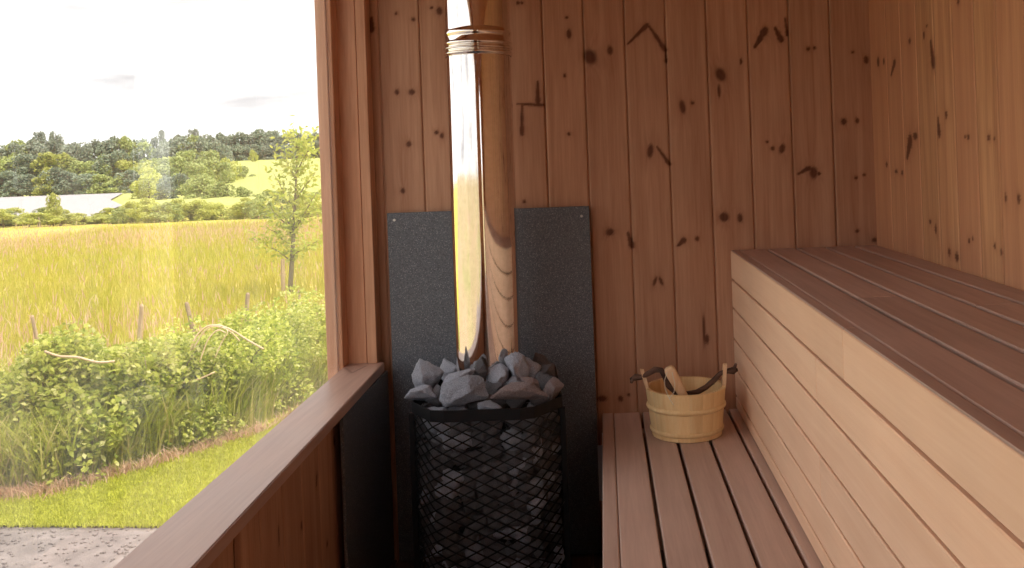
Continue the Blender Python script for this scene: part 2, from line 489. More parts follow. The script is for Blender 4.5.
def knots_side():
    dots = [(878,62,1.2,5),(883.6,61.5,.9,3),(923.7,35,1,4),(926.5,26,.8,1.6),(958,2,1.2,3),(909.5,41,1.2,3),(915,136,2.2,4),(946,114.6,1.2,4),
            (968,136.7,1.3,3),(965,136.7,.8,1.6),(988.5,137.6,1.4,3.5),(994,139,.8,2),(886.5,164.4,1,2.5),(896,171.6,1.5,2),(902,173,1,2.5),
            (930,221.6,1.1,2.5),(935.5,229,1.1,4.5),(949,251.8,1.3,4),(956.6,257,1.8,4.5),(969,241,.9,3),(972.5,238.7,.9,2),(994.6,246,1.1,3),
            (1001,252,1.1,3.5),(1018.5,198.6,1.6,5),(1005.6,198,.9,5)]
    strokes = [(891,75,894.5,62,.9),(930.5,42,933,64,1.5),(907,157,910,140,1.8),(938,118,939,134,1.2)]
    out = []
    for x, y, rx, ry in dots:
        p = on_x(x, y, XR); X = FPX*XR/p.y
        out.append((p.y, p.z, max(rx*FPX*XR/X**2, .004), max(ry, 1.5)*p.y/FPX, 0, None))
    for x0, y0, x1, y1, r in strokes:
        p = on_x(x0, y0, XR); q = on_x(x1, y1, XR); X = FPX*XR/p.y
        out.append((p.y, p.z, r*FPX*XR/X**2, 0, 0, (q.y, q.z)))
    for _ in range(46):
        out.append((random.uniform(-1.5, 1.9), random.uniform(0.3, ZC), random.uniform(.004, .011), random.uniform(.006, .016), 0, None))
    return out

def board_wall(name, axis, fixed, sgn, seams, z0, z1, knots, mat, fine=(0.45, 1.95), du=.0038, parent=None, kind='structure', zfine=.0042, bids=None):
    """boards run along z; axis 'x' (a wall facing -y) or 'y' (a wall facing +-x); sgn = direction of the room from the wall"""
    us = []; dep = []; bd = []
    for i in range(len(seams)-1):
        a, b = seams[i], seams[i+1]
        n = max(2, int((b-a-.010)/du))
        inner = np.linspace(a+.0045, b-.0035, n)
        us += [a+.0012, a+.0018] + list(inner) + [b-.0012]
        dep += [.009, .0035] + [0.0]*n + [.004]
        bd += [float(i)*7.13+0.37 if bids is None else bids[i]]*(n+3)
    us = np.array(us); dep = np.array(dep); bd = np.array(bd)
    f0, f1 = max(z0, fine[0]), min(z1, fine[1])
    zs = [z0] if f0 > z0 else []
    zs += list(np.linspace(f0, f1, max(2, int((f1-f0)/zfine))))
    if f1 < z1: zs.append(z1)
    zs = np.array(zs)
    U, Zg = np.meshgrid(us, zs); Dp = np.broadcast_to(dep, U.shape); Bd = np.broadcast_to(bd, U.shape)
    kn = np.zeros(U.shape); halo = np.zeros(U.shape); warp = np.zeros(U.shape)
    for (ku, kz, rx, ry, tl, q) in knots:
        R = max(rx, ry)*7+.02
        if q is not None: R += math.hypot(q[0]-ku, q[1]-kz)
        iu = np.where((us > ku-R) & (us < ku+R))[0]; iz = np.where((zs > kz-R) & (zs < kz+R))[0]
        if len(iu) == 0 or len(iz) == 0: continue
        sl = (slice(iz[0], iz[-1]+1), slice(iu[0], iu[-1]+1))
        x = U[sl]-ku; z = Zg[sl]-kz
        if q is None:
            c, s_ = math.cos(tl), math.sin(tl)
            xr = x*c - z*s_; zr = x*s_ + z*c
            d = np.hypot(xr/rx, zr/ry)
        else:
            ax, az = q[0]-ku, q[1]-kz; L2 = ax*ax+az*az
            tt = np.clip((x*ax+z*az)/L2, 0, 1)
            d = np.hypot(x-tt*ax, z-tt*az)/(rx*(.55+.75*tt*(1+.25*np.sin(tt*17))))
        wob = 1 + .16*np.sin(x*900+z*700+ku*91)
        k = np.clip((1.18-d*wob)/.45, 0, 1)*.95
        kn[sl] = np.maximum(kn[sl], k)
        halo[sl] = np.maximum(halo[sl], np.exp(-np.maximum(d-1, 0)*.9)*.9)
        warp[sl] += np.sign(x)*rx*.7*np.exp(-(d*.45)**2)
    n, m = U.shape
    if axis == 'x': V = np.stack([U, fixed - sgn*Dp, Zg], -1)
    else: V = np.stack([fixed - sgn*Dp, U, Zg], -1)
    V = V.reshape(-1, 3)
    ii = np.arange(n*m).reshape(n, m)
    F = np.stack([ii[:-1, :-1], ii[:-1, 1:], ii[1:, 1:], ii[1:, :-1]], -1).reshape(-1, 4)
    if (axis == 'y' and sgn < 0) or (axis == 'x' and sgn > 0): F = F[:, ::-1]
    # body behind the boards so the wall has thickness
    T = .055
    bidb = 3.3
    lo, hi = us[0], us[-1]
    if axis == 'x': a0, a1 = sorted((fixed - sgn*.0095, fixed - sgn*T)); bx = [(lo, a0, z0), (hi, a0, z0), (hi, a1, z0), (lo, a1, z0), (lo, a0, z1), (hi, a0, z1), (hi, a1, z1), (lo, a1, z1)]
    else: a0, a1 = sorted((fixed - sgn*.0095, fixed - sgn*T)); bx = [(a0, lo, z0), (a1, lo, z0), (a1, hi, z0), (a0, hi, z0), (a0, lo, z1), (a1, lo, z1), (a1, hi, z1), (a0, hi, z1)]
    nb = len(V)
    V = np.vstack([V, np.array(bx)])
    bf = np.array([[0, 3, 2, 1], [4, 5, 6, 7], [0, 1, 5, 4], [1, 2, 6, 5], [2, 3, 7, 6], [3, 0, 4, 7]]) + nb
    F = np.vstack([F, bf])
    z8 = np.zeros(8)
    o = np_mesh(name, V, F, mat, parent, {'bid': np.concatenate([Bd.ravel(), z8+bidb]), 'knot': np.concatenate([kn.ravel(), z8]),
                'halo': np.concatenate([halo.ravel(), z8]), 'warp': np.concatenate([warp.ravel(), z8])})
    if kind: o['kind'] = kind
    return o

S0 = D0/FPX
seams_b = [XL-.11] + [(-14 + 41*k)*S0 for k in range(-5, 7)] + [XR+.012]
board_wall('wall_back', 'x', D0, -1, seams_b, ZF-.1, ZC, knots_back(), MAT['wall_wood'])
# side wall seams read from the photo near the far corner, regular towards the camera
ys = [D0*q for q in (1.003, .944, .899, .855, .8105, .768, .724, .684, .637)]
while ys[-1] > YB+.14: ys.append(ys[-1]-.1414)
ys.append(YB)
bids_r = [i*5.71+.2 for i in range(len(ys)-1)]
ys = ys[::-1]
board_wall('wall_right', 'y', XR, -1, ys, ZF-.1, ZC, knots_side(), MAT['side_wood'], fine=(.9, 1.95), du=.006, bids=bids_r)
# low wall under the window
sl = list(np.arange(D0, YB, -.1414))[::-1]
lowk = [(1.97, .40, .004, .05, .1, None), (2.32, .46, .006, .012, 0, None), (2.45, .53, .006, .02, .2, None), (2.52, .33, .005, .010, 0, None), (2.16, .50, .004, .028, .1, None), (2.62, .58, .006, .014, 0, None)]
board_wall('wall_left', 'y', XL, 1, [YB]+sl[1:], ZF-.1, RAILZ-.03, lowk, MAT['wall_wood'], fine=(.1, .66), du=.006)
mb = MB()
for i in range(12):
    y0 = YB + i*(D0-YB)/12
    mb.box(XL-.10, XR+.06, y0+.001, y0+(D0-YB)/12-.001, ZC, ZC+.05, .003)
o = mb.build('ceiling', MAT['ceil_wood']); o['kind'] = 'structure'
mb = MB(); mb.box(XL-.20, XR+.14, YB-.25, D0+.22, ZC+.055, ZC+.13, .01)
o = mb.build('roof', MAT['black_metal']); o['kind'] = 'structure'
mb = MB()
for i in range(14):
    x0 = XL-.10 + i*(XR-XL+.16)/14
    mb.box(x0+.002, x0+(XR-XL+.16)/14-.002, YB, D0, ZF-.05, ZF, .003)
o = mb.build('floor', MAT['floor_wood']); o['kind'] = 'structure'
# rear wall with a glazed doorway
DX0, DX1, DZ1 = 0.02, 0.40, 2.0
mb = MB()
def vboards(x0, x1, z0, z1, y0, y1, mbx):
    n = max(1, round((x1-x0)/.14)); w = (x1-x0)/n
    for i in range(n): mbx.box(x0+i*w+.0008, x0+(i+1)*w-.0008, y0, y1, z0, z1, .004)
vboards(XL-.10, DX0, ZF-.05, ZC, YB-.06, YB, mb)
vboards(DX1, XR+.06, ZF-.05, ZC, YB-.06, YB, mb)
vboards(DX0, DX1, DZ1, ZC, YB-.06, YB, mb)
o = mb.build('wall_rear', MAT['ceil_wood']); o['kind'] = 'structure'
d = empty('door_1', (DX0, YB-.03, ZF)); d['kind'] = 'structure'
mb = MB()
mb.box(0, .05, -.02, .02, 0.01, DZ1-.005, .003); mb.box(DX1-DX0-.05, DX1-DX0, -.02, .02, 0.01, DZ1-.005, .003)
mb.box(.05, DX1-DX0-.05, -.02, .02, .01, .10, .003); mb.box(.05, DX1-DX0-.05, -.02, .02, DZ1-.075, DZ1-.005, .003)
mb.build('door_frame', MAT['post_wood'], d)
mb = MB(); mb.box(.05, DX1-DX0-.05, -.004, .004, .10, DZ1-.075, .001); mb.build('door_pane', MAT['glass'], d)

# ------------------------------------------------------------------ window on the left: sill, frame, pane
XG = -0.905
w = empty('window_1', (0, 0, 0)); w['kind'] = 'structure'
WT = 2.06
def ppt(px, py): 
    p = on_z(px, py, RAILZ); return (p.x, p.y)
i0, i1 = ppt(384.6, 362), ppt(192, 568)
o0, o1 = ppt(345.5, 365), ppt(111.5, 568)
def ext(a, b, y):
    t = (y - a[1])/(b[1]-a[1]); return (a[0]+(b[0]-a[0])*t, y)
oc, ic = ext(o0, o1, 1.35), ext(i0, i1, 1.35)
pts = [(oc[0], YB), (ic[0], YB), ic, ext(i0, i1, 3.123), ext(o0, o1, 3.123), oc]
mb = MB()
gl = [(oc[0]-.003, YB), (oc[0]-.003, 1.35), (ext(o0, o1, 3.05)[0]-.003, 3.05)]
for a, b in zip(gl[:-1], gl[1:]):
    mb.prism([(a[0]-.006, a[1]), (a[0], a[1]), (b[0], b[1]), (b[0]-.006, b[1])], RAILZ-.026, WT)
mb.build('window_pane', MAT['glass'], w)
mb = MB()
pin = .006
mb.prism(pts, RAILZ-.028, RAILZ-.002, 1.7)
ip = [(p[0]+.002*(1 if k in (0, 4, 5) else -1), p[1]) for k, p in enumerate(pts)]
mb.prism(ip, RAILZ-.01, RAILZ, 1.7)
sill = mb.build('window_sill', MAT['rail_wood'], w)
# corner post (faces seen beside the stove), its batten and the outer trim board
PY = 3.123
xx = lambda X, Y: X*Y/FPX
mb = MB(); mb.box(xx(-264.6, PY), xx(-242, PY), PY, D0+.04, RAILZ-.02, ZC, .002); mb.build('corner_post', MAT['post_wood'], w)
mb = MB(); mb.box(xx(-241.6, PY-.012), xx(-232.0, PY-.012), PY-.012, D0-.002, RAILZ, ZC, .0015); mb.build('window_batten', MAT['post_wood'], w)
mb = MB()
mb.box(xx(-282, 3.05), xx(-271.5, 3.05), 3.05, D0+.06, GZ+.1, ZC, .002)
mb.box(xx(-271, 3.06), xx(-265.4, 3.06)-.002, 3.06, D0+.06, GZ+.1, ZC, .002)
mb.build('outer_trim', MAT['post_wood'], w)
mb = MB(); mb.box(XG-.03, XL+.01, YB, PY, WT, ZC, .003); mb.box(XG-.03, XG+.06, YB, YB+.10, RAILZ, WT, .003)
mb.build('window_header', MAT['post_wood'], w)
# outside skin of the low wall
mb = MB(); mb.box(XL-.064, XL-.056, YB, D0, GZ+.15, RAILZ-.04, .002)
o = mb.build('trim_1', MAT['ceil_wood']); o['kind'] = 'structure'
# upright join strip low on the left wall
mb = MB(); mb.box(XL+.0005, XL+.016, 1.90, 1.965, ZF, RAILZ-.03, .002)
o = mb.build('trim_2', MAT['wall_wood']); o['kind'] = 'structure'

# knots and checks in the top face of the sill
ny, nx = 700, 26
yy_ = np.linspace(YB+.002, 3.12, ny)
ox = np.array([pts[0][0] if y < 1.35 else ext(o0, o1, y)[0] for y in yy_])+.003
ix_ = np.array([pts[1][0] if y < 1.35 else ext(i0, i1, y)[0] for y in yy_])-.003
tt_ = np.linspace(0, 1, nx)
Xs = ox[:, None]*(1-tt_)+ix_[:, None]*tt_; Ys = np.repeat(yy_[:, None], nx, 1)
kn = np.zeros_like(Xs); wp = np.zeros_like(Xs); hl = np.zeros_like(Xs)
for px, py, rx, ry, st_k in ((259, 341, .034, .028, .26), (212, 385, .038, .030, .24), (352, 369, .018, .02, .2)):
    c = on_z(px, py, RAILZ); d = np.hypot((Xs-c.x)/rx, (Ys-c.y)/ry)
    kn = np.maximum(kn, np.exp(-(d*1.2)**2)*st_k*2.2*(0.5+0.5*np.cos(d*7))); wp += np.sign(Xs-c.x)*.03*np.exp(-(d*.5)**2)
for a, b in (((272, 332), (258, 343)), ((346, 368), (352, 373)), ((352, 373), (366, 366)), ((205, 388), (232, 380))):
    p_, q_ = on_z(*a, RAILZ), on_z(*b, RAILZ); ax, ay = q_.x-p_.x, q_.y-p_.y
    t_ = np.clip(((Xs-p_.x)*ax+(Ys-p_.y)*ay)/(ax*ax+ay*ay), 0, 1)
    kn = np.maximum(kn, np.clip(1.3-np.hypot(Xs-p_.x-t_*ax, Ys-p_.y-t_*ay)/.004, 0, .6))
Vs = np.stack([Xs, Ys, np.full_like(Xs, RAILZ+.0006)], -1).reshape(-1, 3)
ii = np.arange(ny*nx).reshape(ny, nx)
Fs = np.stack([ii[:-1, :-1], ii[:-1, 1:], ii[1:, 1:], ii[1:, :-1]], -1).reshape(-1, 4)
np_mesh('sill_face', Vs, Fs, MAT['rail_wood'], w, {'bid': np.full(ny*nx, 1.7), 'knot': kn.ravel(), 'halo': hl.ravel(), 'warp': wp.ravel()})

# ------------------------------------------------------------------ heat shields
def plate(name, p0, p1, label, screws):
    r = empty(name, (0, 0, 0))
    mb = MB(); mb.box(p0[0], p1[0], p0[1], p1[1], p0[2], p1[2], .0015)
    mb.build('panel', MAT['plate'], r)
    for s in screws:
        mbs = MB(); mbs.tube([s[0], s[1]], .0045, 10); mbs.build('screw', MAT['screw'], r)
    tag(r, label, 'heat shield')
    return r
PB = 3.145
zt = EYE - 45.5*PB/FPX
xl, xr = xx(-217, PB), xx(-14.5, PB)
sc = []
for px, py in ((394.5, 220), (581.5, 216)):
    q = at(px, py, PB); sc.append((q, q - Vector((0, .004, 0))))
plate('heat_shield', (xl, PB, .01), (xr, PB+.012, zt), 'dark grey speckled heat shield panel on the plank wall behind the stove', sc)
plate('heat_shield', (-.765, 2.59, .02), (-.755, 3.135, RAILZ-.030), 'black heat shield panel fixed to the low wall under the window sill', [])
# ------------------------------------------------------------------ stove: basket of stones around a steel body
SX = -0.357
SYF, SYC, SYB = 2.54, 2.655, 3.09
HW = 0.2175
FW = 0.125
RIMZ = EYE - 0.679
path = [(SX-HW+.035, SYB-.03), (SX-HW, SYC), (SX-FW-.02, SYF+.012), (SX-FW+.02, SYF), (SX+FW-.02, SYF), (SX+FW+.02, SYF+.012), (SX+HW, SYC), (SX+HW-.04, SYB-.03)]
stove = empty('sauna_stove', (SX, 2.85, 0))
tag(stove, 'tall sauna stove with a black wire mesh cage between two dark shield panels', 'stove')
cum = [0]
for a, b in zip(path[:-1], path[1:]): cum.append(cum[-1] + math.dist(a, b))
def on_path(s, off=0.0):
    s = min(max(s, 0), cum[-1]-1e-6)
    for i in range(len(path)-1):
        if cum[i+1] >= s: break
    t = (s-cum[i])/(cum[i+1]-cum[i]); a, b = path[i], path[i+1]
    dx, dy = (b[0]-a[0]), (b[1]-a[1]); L = math.hypot(dx, dy)
    return (a[0]+dx*t + off*dy/L, a[1]+dy*t - off*dx/L)
def local(mb):       # put into the stove's own space
    mb.v = [(x-SX, y-2.85, z) for x, y, z in mb.v]; return mb
# rim band: closed loop with thickness
def band(z0, z1, th, mbx, ring):
    n = len(ring); cx = sum(p[0] for p in ring)/n; cy = sum(p[1] for p in ring)/n
    inn = []
    for i in range(n):
        a, b, c = ring[i-1], ring[i], ring[(i+1) % n]
        d1 = Vector((b[0]-a[0], b[1]-a[1])).normalized(); d2 = Vector((c[0]-b[0], c[1]-b[1])).normalized()
        nrm = Vector((-(d1.y+d2.y), d1.x+d2.x)).normalized()
        if nrm.dot(Vector((cx-b[0], cy-b[1]))) < 0: nrm = -nrm
        inn.append((b[0]+nrm.x*th, b[1]+nrm.y*th))
    V = [(p[0], p[1], z) for z in (z0, z1) for p in ring] + [(p[0], p[1], z) for z in (z0, z1) for p in inn]
    F = []
    for i in range(n):
        j = (i+1) % n
        F += [(i, j, n+j, n+i), (2*n+i, 3*n+i, 3*n+j, 2*n+j), (n+i, n+j, 3*n+j, 3*n+i), (i, 2*n+i, 2*n+j, j)]
    mbx.add(V, F)
ring = path
mb = MB(); band(RIMZ-.030, RIMZ+.002, .004, mb, ring); local(mb).build('basket_rim', MAT['black_metal'], stove)
mb = MB(); band(.03, .09, .004, mb, ring); local(mb).build('basket_base', MAT['black_metal'], stove)
mb = MB()
for s in (cum[1], cum[-2]):
    p = on_path(s); mb = MB(); mb.box(p[0]-.008, p[0]+.008, p[1]-.006, p[1]+.010, 0.0, RIMZ-.03, .001); local(mb).build('basket_upright', MAT['black_metal'], stove)
for i, q in enumerate(path):
    if i in (0, len(path)-1):
        mb = MB(); mb.box(q[0]-.006, q[0]+.006, q[1]-.01, q[1]+.01, 0, RIMZ-.03, .001); local(mb).build('basket_upright', MAT['black_metal'], stove)
# expanded metal mesh
CW, CH = .0545, .0290
mb = MB()
nc = int(cum[-1]/CW); cw = cum[-1]/nc
zt_, zb_ = RIMZ-.03, .085
nr = int((zt_-zb_)/(CH/2))
def node(i, j):
    s = i*cw/2; p = on_path(s, .0015 if (i+j) % 2 else -.0015)
    return Vector((p[0], p[1], zt_ - j*CH/2))
for j in range(nr):
    for i in range(2*nc):
        a, b = (node(i, j), node(i+1, j+1)) if (i+j) % 2 == 0 else (node(i+1, j), node(i, j+1))
        dv = (b-a); up = Vector((0, 0, 1)); ln = dv.normalized(); sd = ln.cross(up).normalized(); u2 = sd.cross(ln)
        a = a - ln*.0015; b = b + ln*.0015
        hs, hu = .0011, .0018
        V = [p + sd*x*hs + u2*y*hu for p in (a, b) for x, y in ((-1, -1), (1, -1), (1, 1), (-1, 1))]
        mb.add(V, [(0, 1, 5, 4), (1, 2, 6, 5), (2, 3, 7, 6), (3, 0, 4, 7)], 0)
local(mb).build('mesh_cage', MAT['black_metal'], stove, fixn=False)
# steel body inside
mb = MB()
mb.prism([(SX-HW+.075, SYB-.05), (SX-HW+.075, SYC+.04), (SX-FW+.03, SYF+.075), (SX+FW-.03, SYF+.075), (SX+HW-.075, SYC+.04), (SX+HW-.075, SYB-.05)], 0.03, RIMZ-.07)
local(mb).build('firebox', MAT['core_steel'], stove)
for dx in (-.15, .15):
    for dy in (2.70, 3.0):
        mb = MB(); mb.tube([(SX+dx, dy, 0), (SX+dx, dy, .035)], .012, 10); local(mb).build('foot', MAT['black_metal'], stove)

# ------------------------------------------------------------------ flue
PX0, PYC = -0.376, 2.86
flue = empty('flue_pipe', (PX0, PYC, RIMZ-.10))
tag(flue, 'tall polished steel flue pipe rising from the heap of grey stones', 'pipe')
R = .1005
zj = EYE - (46-160-4.5)*PYC/FPX
prof = [(R, RIMZ-.10)]
for z in np.linspace(RIMZ-.08, zj-.035, 24): prof.append((R + .0006*math.sin(z*7), z))
lo = [(r, z-(RIMZ-.10)) for r, z in prof]
mb = MB(); mb.lathe(lo, 72); mb.build('lower_section', MAT['chrome'], flue, smooth=True)
def bead(z, h, b): return [(R + b*math.sin(math.pi*t), z + h*t) for t in np.linspace(0, 1, 9)]
pj = [(R, zj-.036)] + bead(zj-.034, .014, .006) + bead(zj-.018, .012, .008) + bead(zj-.004, .016, .005) + [(R+.001, zj+.022)] + bead(zj+.024, .022, .004) + [(R, zj+.050)]
mb = MB(); mb.lathe([(r+.0012, z-(RIMZ-.10)) for r, z in pj], 72); mb.build('joint_band', MAT['chrome'], flue, smooth=True)
mb = MB(); mb.lathe([(R, z-(RIMZ-.10)) for z in np.linspace(zj+.045, ZC+.9, 10)], 72); mb.build('upper_section', MAT['chrome'], flue, smooth=True)
for oo in flue.children: oo.rotation_euler = (0, math.radians(0.2), 0)

# ------------------------------------------------------------------ stones
def rock_mesh(i):
    r = random.Random(100+i)
    bm = bmesh.new()
    for k in range(15):
        z = r.uniform(-1, 1); a = r.uniform(0, 6.283); q = math.sqrt(1-z*z); rad = r.uniform(.82, 1.12)
        bm.verts.new((q*math.cos(a)*rad, q*math.sin(a)*rad, z*rad))
    res = bmesh.ops.convex_hull(bm, input=bm.verts)
    junk = [g for g in res['geom_interior'] if isinstance(g, bmesh.types.BMVert)]
    if junk: bmesh.ops.delete(bm, geom=junk, context='VERTS')
    bmesh.ops.bevel(bm, geom=list(bm.edges), offset=.055, segments=1, affect='EDGES')
    bmesh.ops.triangulate(bm, faces=list(bm.faces))
    for lim in (.5, .28, .16):
        bmesh.ops.subdivide_edges(bm, edges=[e for e in bm.edges if e.calc_length() > lim], cuts=1)
        bmesh.ops.triangulate(bm, faces=[f for f in bm.faces if len(f.verts) > 3])
    off = Vector((i*3.1, 0, 0))
    for v in bm.verts:
        nz = noise.noise(v.co*2.6+off)*.10 + noise.noise(v.co*6.0+off)*.07 + noise.noise(v.co*13.0+off)*.035
        v.co *= 1 + nz
    bmesh.ops.recalc_face_normals(bm, faces=bm.faces)
    me = bpy.data.meshes.new('sauna_stone'); bm.to_mesh(me); bm.free()
    return me
ROCKS = {m: [] for m in ('stone', 'stone_red', 'stone_dark')}
for i in range(9):
    for m in ROCKS:
        me = rock_mesh(i); me.materials.append(MAT[m]); ROCKS[m].append(me)
def stone(p, sx, sy, sz, rot, m, label, group, i):
    o = bpy.data.objects.new('sauna_stone', ROCKS[m][i % 9])
    COL.objects.link(o); o.location = p; o.scale = (sx, sy, sz); o.rotation_euler = rot
    tag(o, label, 'stone', group)
    return o
top = [  # px, py, w px, h px, depth, tilt about the view axis, material, label
 (426,379,30,34,2.74,-.3,'stone','tall pale grey stone at the far left of the heap above the rim'),
 (447.5,371,19,22,2.86,.2,'stone','small upright grey stone just left of the flue pipe base'),
 (456,380,38,17,2.70,-.5,'stone','long thin slab of grey stone leaning up towards the flue base'),
 (480,370,15,18,2.74,.3,'stone_dark','small dark stone in front of the flue pipe base'),
 (465,394,48,34,2.63,-.1,'stone','largest pale grey stone, front and centre left on the heap'),
 (422,398,28,21,2.67,.1,'stone','squat bluish grey stone at the left front edge of the rim'),
 (437,397,18,24,2.69,.3,'stone_dark','dark wedge of stone beside the largest pale stone'),
 (498.5,377,24,27,2.74,.1,'stone','pointed pale stone right of the flue base'),
 (518,368,23,27,2.76,.0,'stone','bright upright block topmost right of the flue pipe'),
 (530,372,20,28,2.80,-.4,'stone','steep grey stone leaning on the right of the bright upright block'),
 (539,365,18,22,2.92,.2,'stone_dark','dark stone against the shield panel at the back of the heap'),
 (549,373,19,20,2.82,.2,'stone_dark','rounded dark stone near the right back of the heap'),
 (545,383,27,19,2.74,.0,'stone_dark','smooth dark stone at the right of the heap'),
 (555,389,20,20,2.70,-.7,'stone_red','tilted brownish stone on the right edge of the rim'),
 (520,397,48,24,2.63,.1,'stone_red','wide reddish grey stone, front right of the heap'),
 (515,384,20,16,2.72,.1,'stone','low grey stone between the bright block and reddish stone'),
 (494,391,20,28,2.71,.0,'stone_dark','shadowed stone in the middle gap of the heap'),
 (532,386,24,14,2.72,.3,'stone_red','flat brown stone behind the wide reddish one'),
 (487,406,24,9,2.61,.1,'stone','sliver of grey stone at the front rim, centre'),
 (540,399,22,14,2.69,.1,'stone_dark','low dark stone inside the right front of the rim')]
for i, (px, py, w_, h_, dp, tl, m, lb) in enumerate(top):
    p = at(px, py, dp); s = dp/FPX*.62
    stone(p, w_*s, min(.045, (w_+h_)*.5*s), h_*s, (random.uniform(-.2, .2), tl, random.uniform(-.25, .25)), m, lb, 'stones heaped on the stove', 6 if i == 2 else i)
# stones under the heap (fill the top of the basket) and behind the mesh
k = 0
for gx in np.linspace(SX-.155, SX+.155, 6):
    for gy in (2.66, 2.76, 2.97, 3.04):
        if gy < 2.7 and abs(gx-SX) > .13: continue
        if abs(gx-PX0) < .13 and 2.73 < gy < 3.0: continue
        k += 1
        stone((gx+random.uniform(-.01, .01), gy, RIMZ-.012+random.uniform(-.01, .012)), .036, .034, .034, [random.uniform(0, 6) for _ in range(3)],
              random.choice(['stone', 'stone_dark']), 'dark grey stone lying low in the heap, between larger stones', 'low stones inside the rim', k)
z = RIMZ-.050
row = 0
while z > .10:
    s = .012 + (row % 2)*.026; colno = 0
    while s < cum[-1]-.012:
        if z < .10: break
        p = on_path(s, -.043)
        inx = s < cum[1]-.10 or s > cum[-2]+.10
        if not inx:
            k += 1; colno += 1
            a = random.uniform(.034, .044)
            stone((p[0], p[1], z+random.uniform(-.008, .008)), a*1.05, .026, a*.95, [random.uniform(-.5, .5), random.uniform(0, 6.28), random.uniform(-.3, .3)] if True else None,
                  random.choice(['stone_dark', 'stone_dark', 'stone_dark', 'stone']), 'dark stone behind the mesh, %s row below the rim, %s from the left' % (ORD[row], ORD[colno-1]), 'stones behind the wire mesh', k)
        s += random.uniform(.042, .055)
    z -= .045; row += 1

# ------------------------------------------------------------------ benches
BZ = EYE-.874        # lower bench top
UZ = EYE-.327        # upper bench top
FXX = .432
def boards_y(mbx, x0, x1, z0, z1, joints, y0=YB+.35, y1=D0-.004, c=.003, gap=.0006):
    ys_ = [y0] + sorted(joints) + [y1]
    for a, b in zip(ys_[:-1], ys_[1:]): mbx.box(x0, x1, a+gap, b-gap, z0, z1, c)
low = empty('lower_bench', (0, 0, 0)); tag(low, 'low slatted brown wooden bench beside the stove with a bucket on it', 'bench')
mb = MB()
xs_ = [(.0095, .0985), (.1085, .197), (.2075, .297), (.3075, .3965), (.4065, .447)]
for a, b in xs_: boards_y(mb, a, b, BZ-.028, BZ, [])
mb.build('seat', MAT['bench_wood'], low)
mb = MB(); boards_y(mb, -.030, .0075, BZ-.095, BZ+.001, [], c=.003); mb.build('front_edge', MAT['bench_wood'], low)
mb = MB()
for y in (YB+.5, .6, 1.8, 3.05): mb.box(.010, .43, y-.03, y+.03, BZ-.09, BZ-.0285, .002)
mb.build('crossbar', MAT['bench_wood'], low)
for y in (YB+.5, .6, 1.8, 3.05):
    mb = MB(); mb.box(.010, .055, y-.03, y+.03, 0, BZ-.0905, .002); mb.build('leg', MAT['bench_wood'], low)
mb = MB()
pb = [at(598.3, 470, 3.0).x, at(604, 470, 3.0).x]
mb.box(pb[0], pb[1], 3.0, 3.004, EYE-1.11, EYE-.93, .0005); mb.box(pb[1]-.004, pb[1], 3.0, 3.14, EYE-1.11, EYE-.93, .0005)
o = mb.build('side_bracket', MAT['zinc'], low); o['label'] = 'grey metal bracket'

up = empty('upper_bench', (0, 0, 0)); tag(up, 'high slatted wooden bench with pale boarded front along the right wall', 'bench')
mb = MB()
for (a, b), j in zip([(.464, .5495), (.560, .6495), (.660, .7495), (.760, .8495), (.860, .936)], ([], [2.05], [1.2], [1.9, .4], [])):
    boards_y(mb, a, b, UZ-.028, UZ, j)
mb.build('seat', MAT['bench_wood'], up)
mb = MB(); boards_y(mb, FXX+.0015, .462, UZ-.03, UZ+.0005, [on_x(842, 330, FXX).y], c=.003); mb.build('front_strip', MAT['bench_wood'], up)
mb = MB()
zz = [.327, .4277, .5265, .6325, .7315, .8280, .872]
jt = [on_x(842, 333, FXX).y, on_x(816, 380, FXX).y, None, on_x(820, 480, FXX).y, None, None]
for i in range(6):
    boards_y(mb, FXX, FXX+.022, EYE-zz[i+1]+.0035, EYE-zz[i]-(.0040 if i else .0315)+(.030 if i == 0 else 0), [j for j in [jt[i]] if j], c=.0025)
mb.build('front_boards', MAT['fascia_wood'], up)
mb = MB(); mb.box(FXX+.0225, FXX+.028, YB+.35, D0-.01, BZ-.03, UZ-.03, .001)
mb.build('backing', MAT['floor_wood'], up)
mb = MB()
for y in (YB+.5, .6, 1.8, 3.05): mb.box(.465, .93, y-.03, y+.03, UZ-.10, UZ-.0285, .002)
mb.build('crossbar', MAT['bench_wood'], up)
for y in (YB+.5, .6, 1.8, 3.05):
    mb = MB(); mb.box(.465, .52, y-.03, y+.03, 0, UZ-.1005, .002); mb.build('leg', MAT['bench_wood'], up)

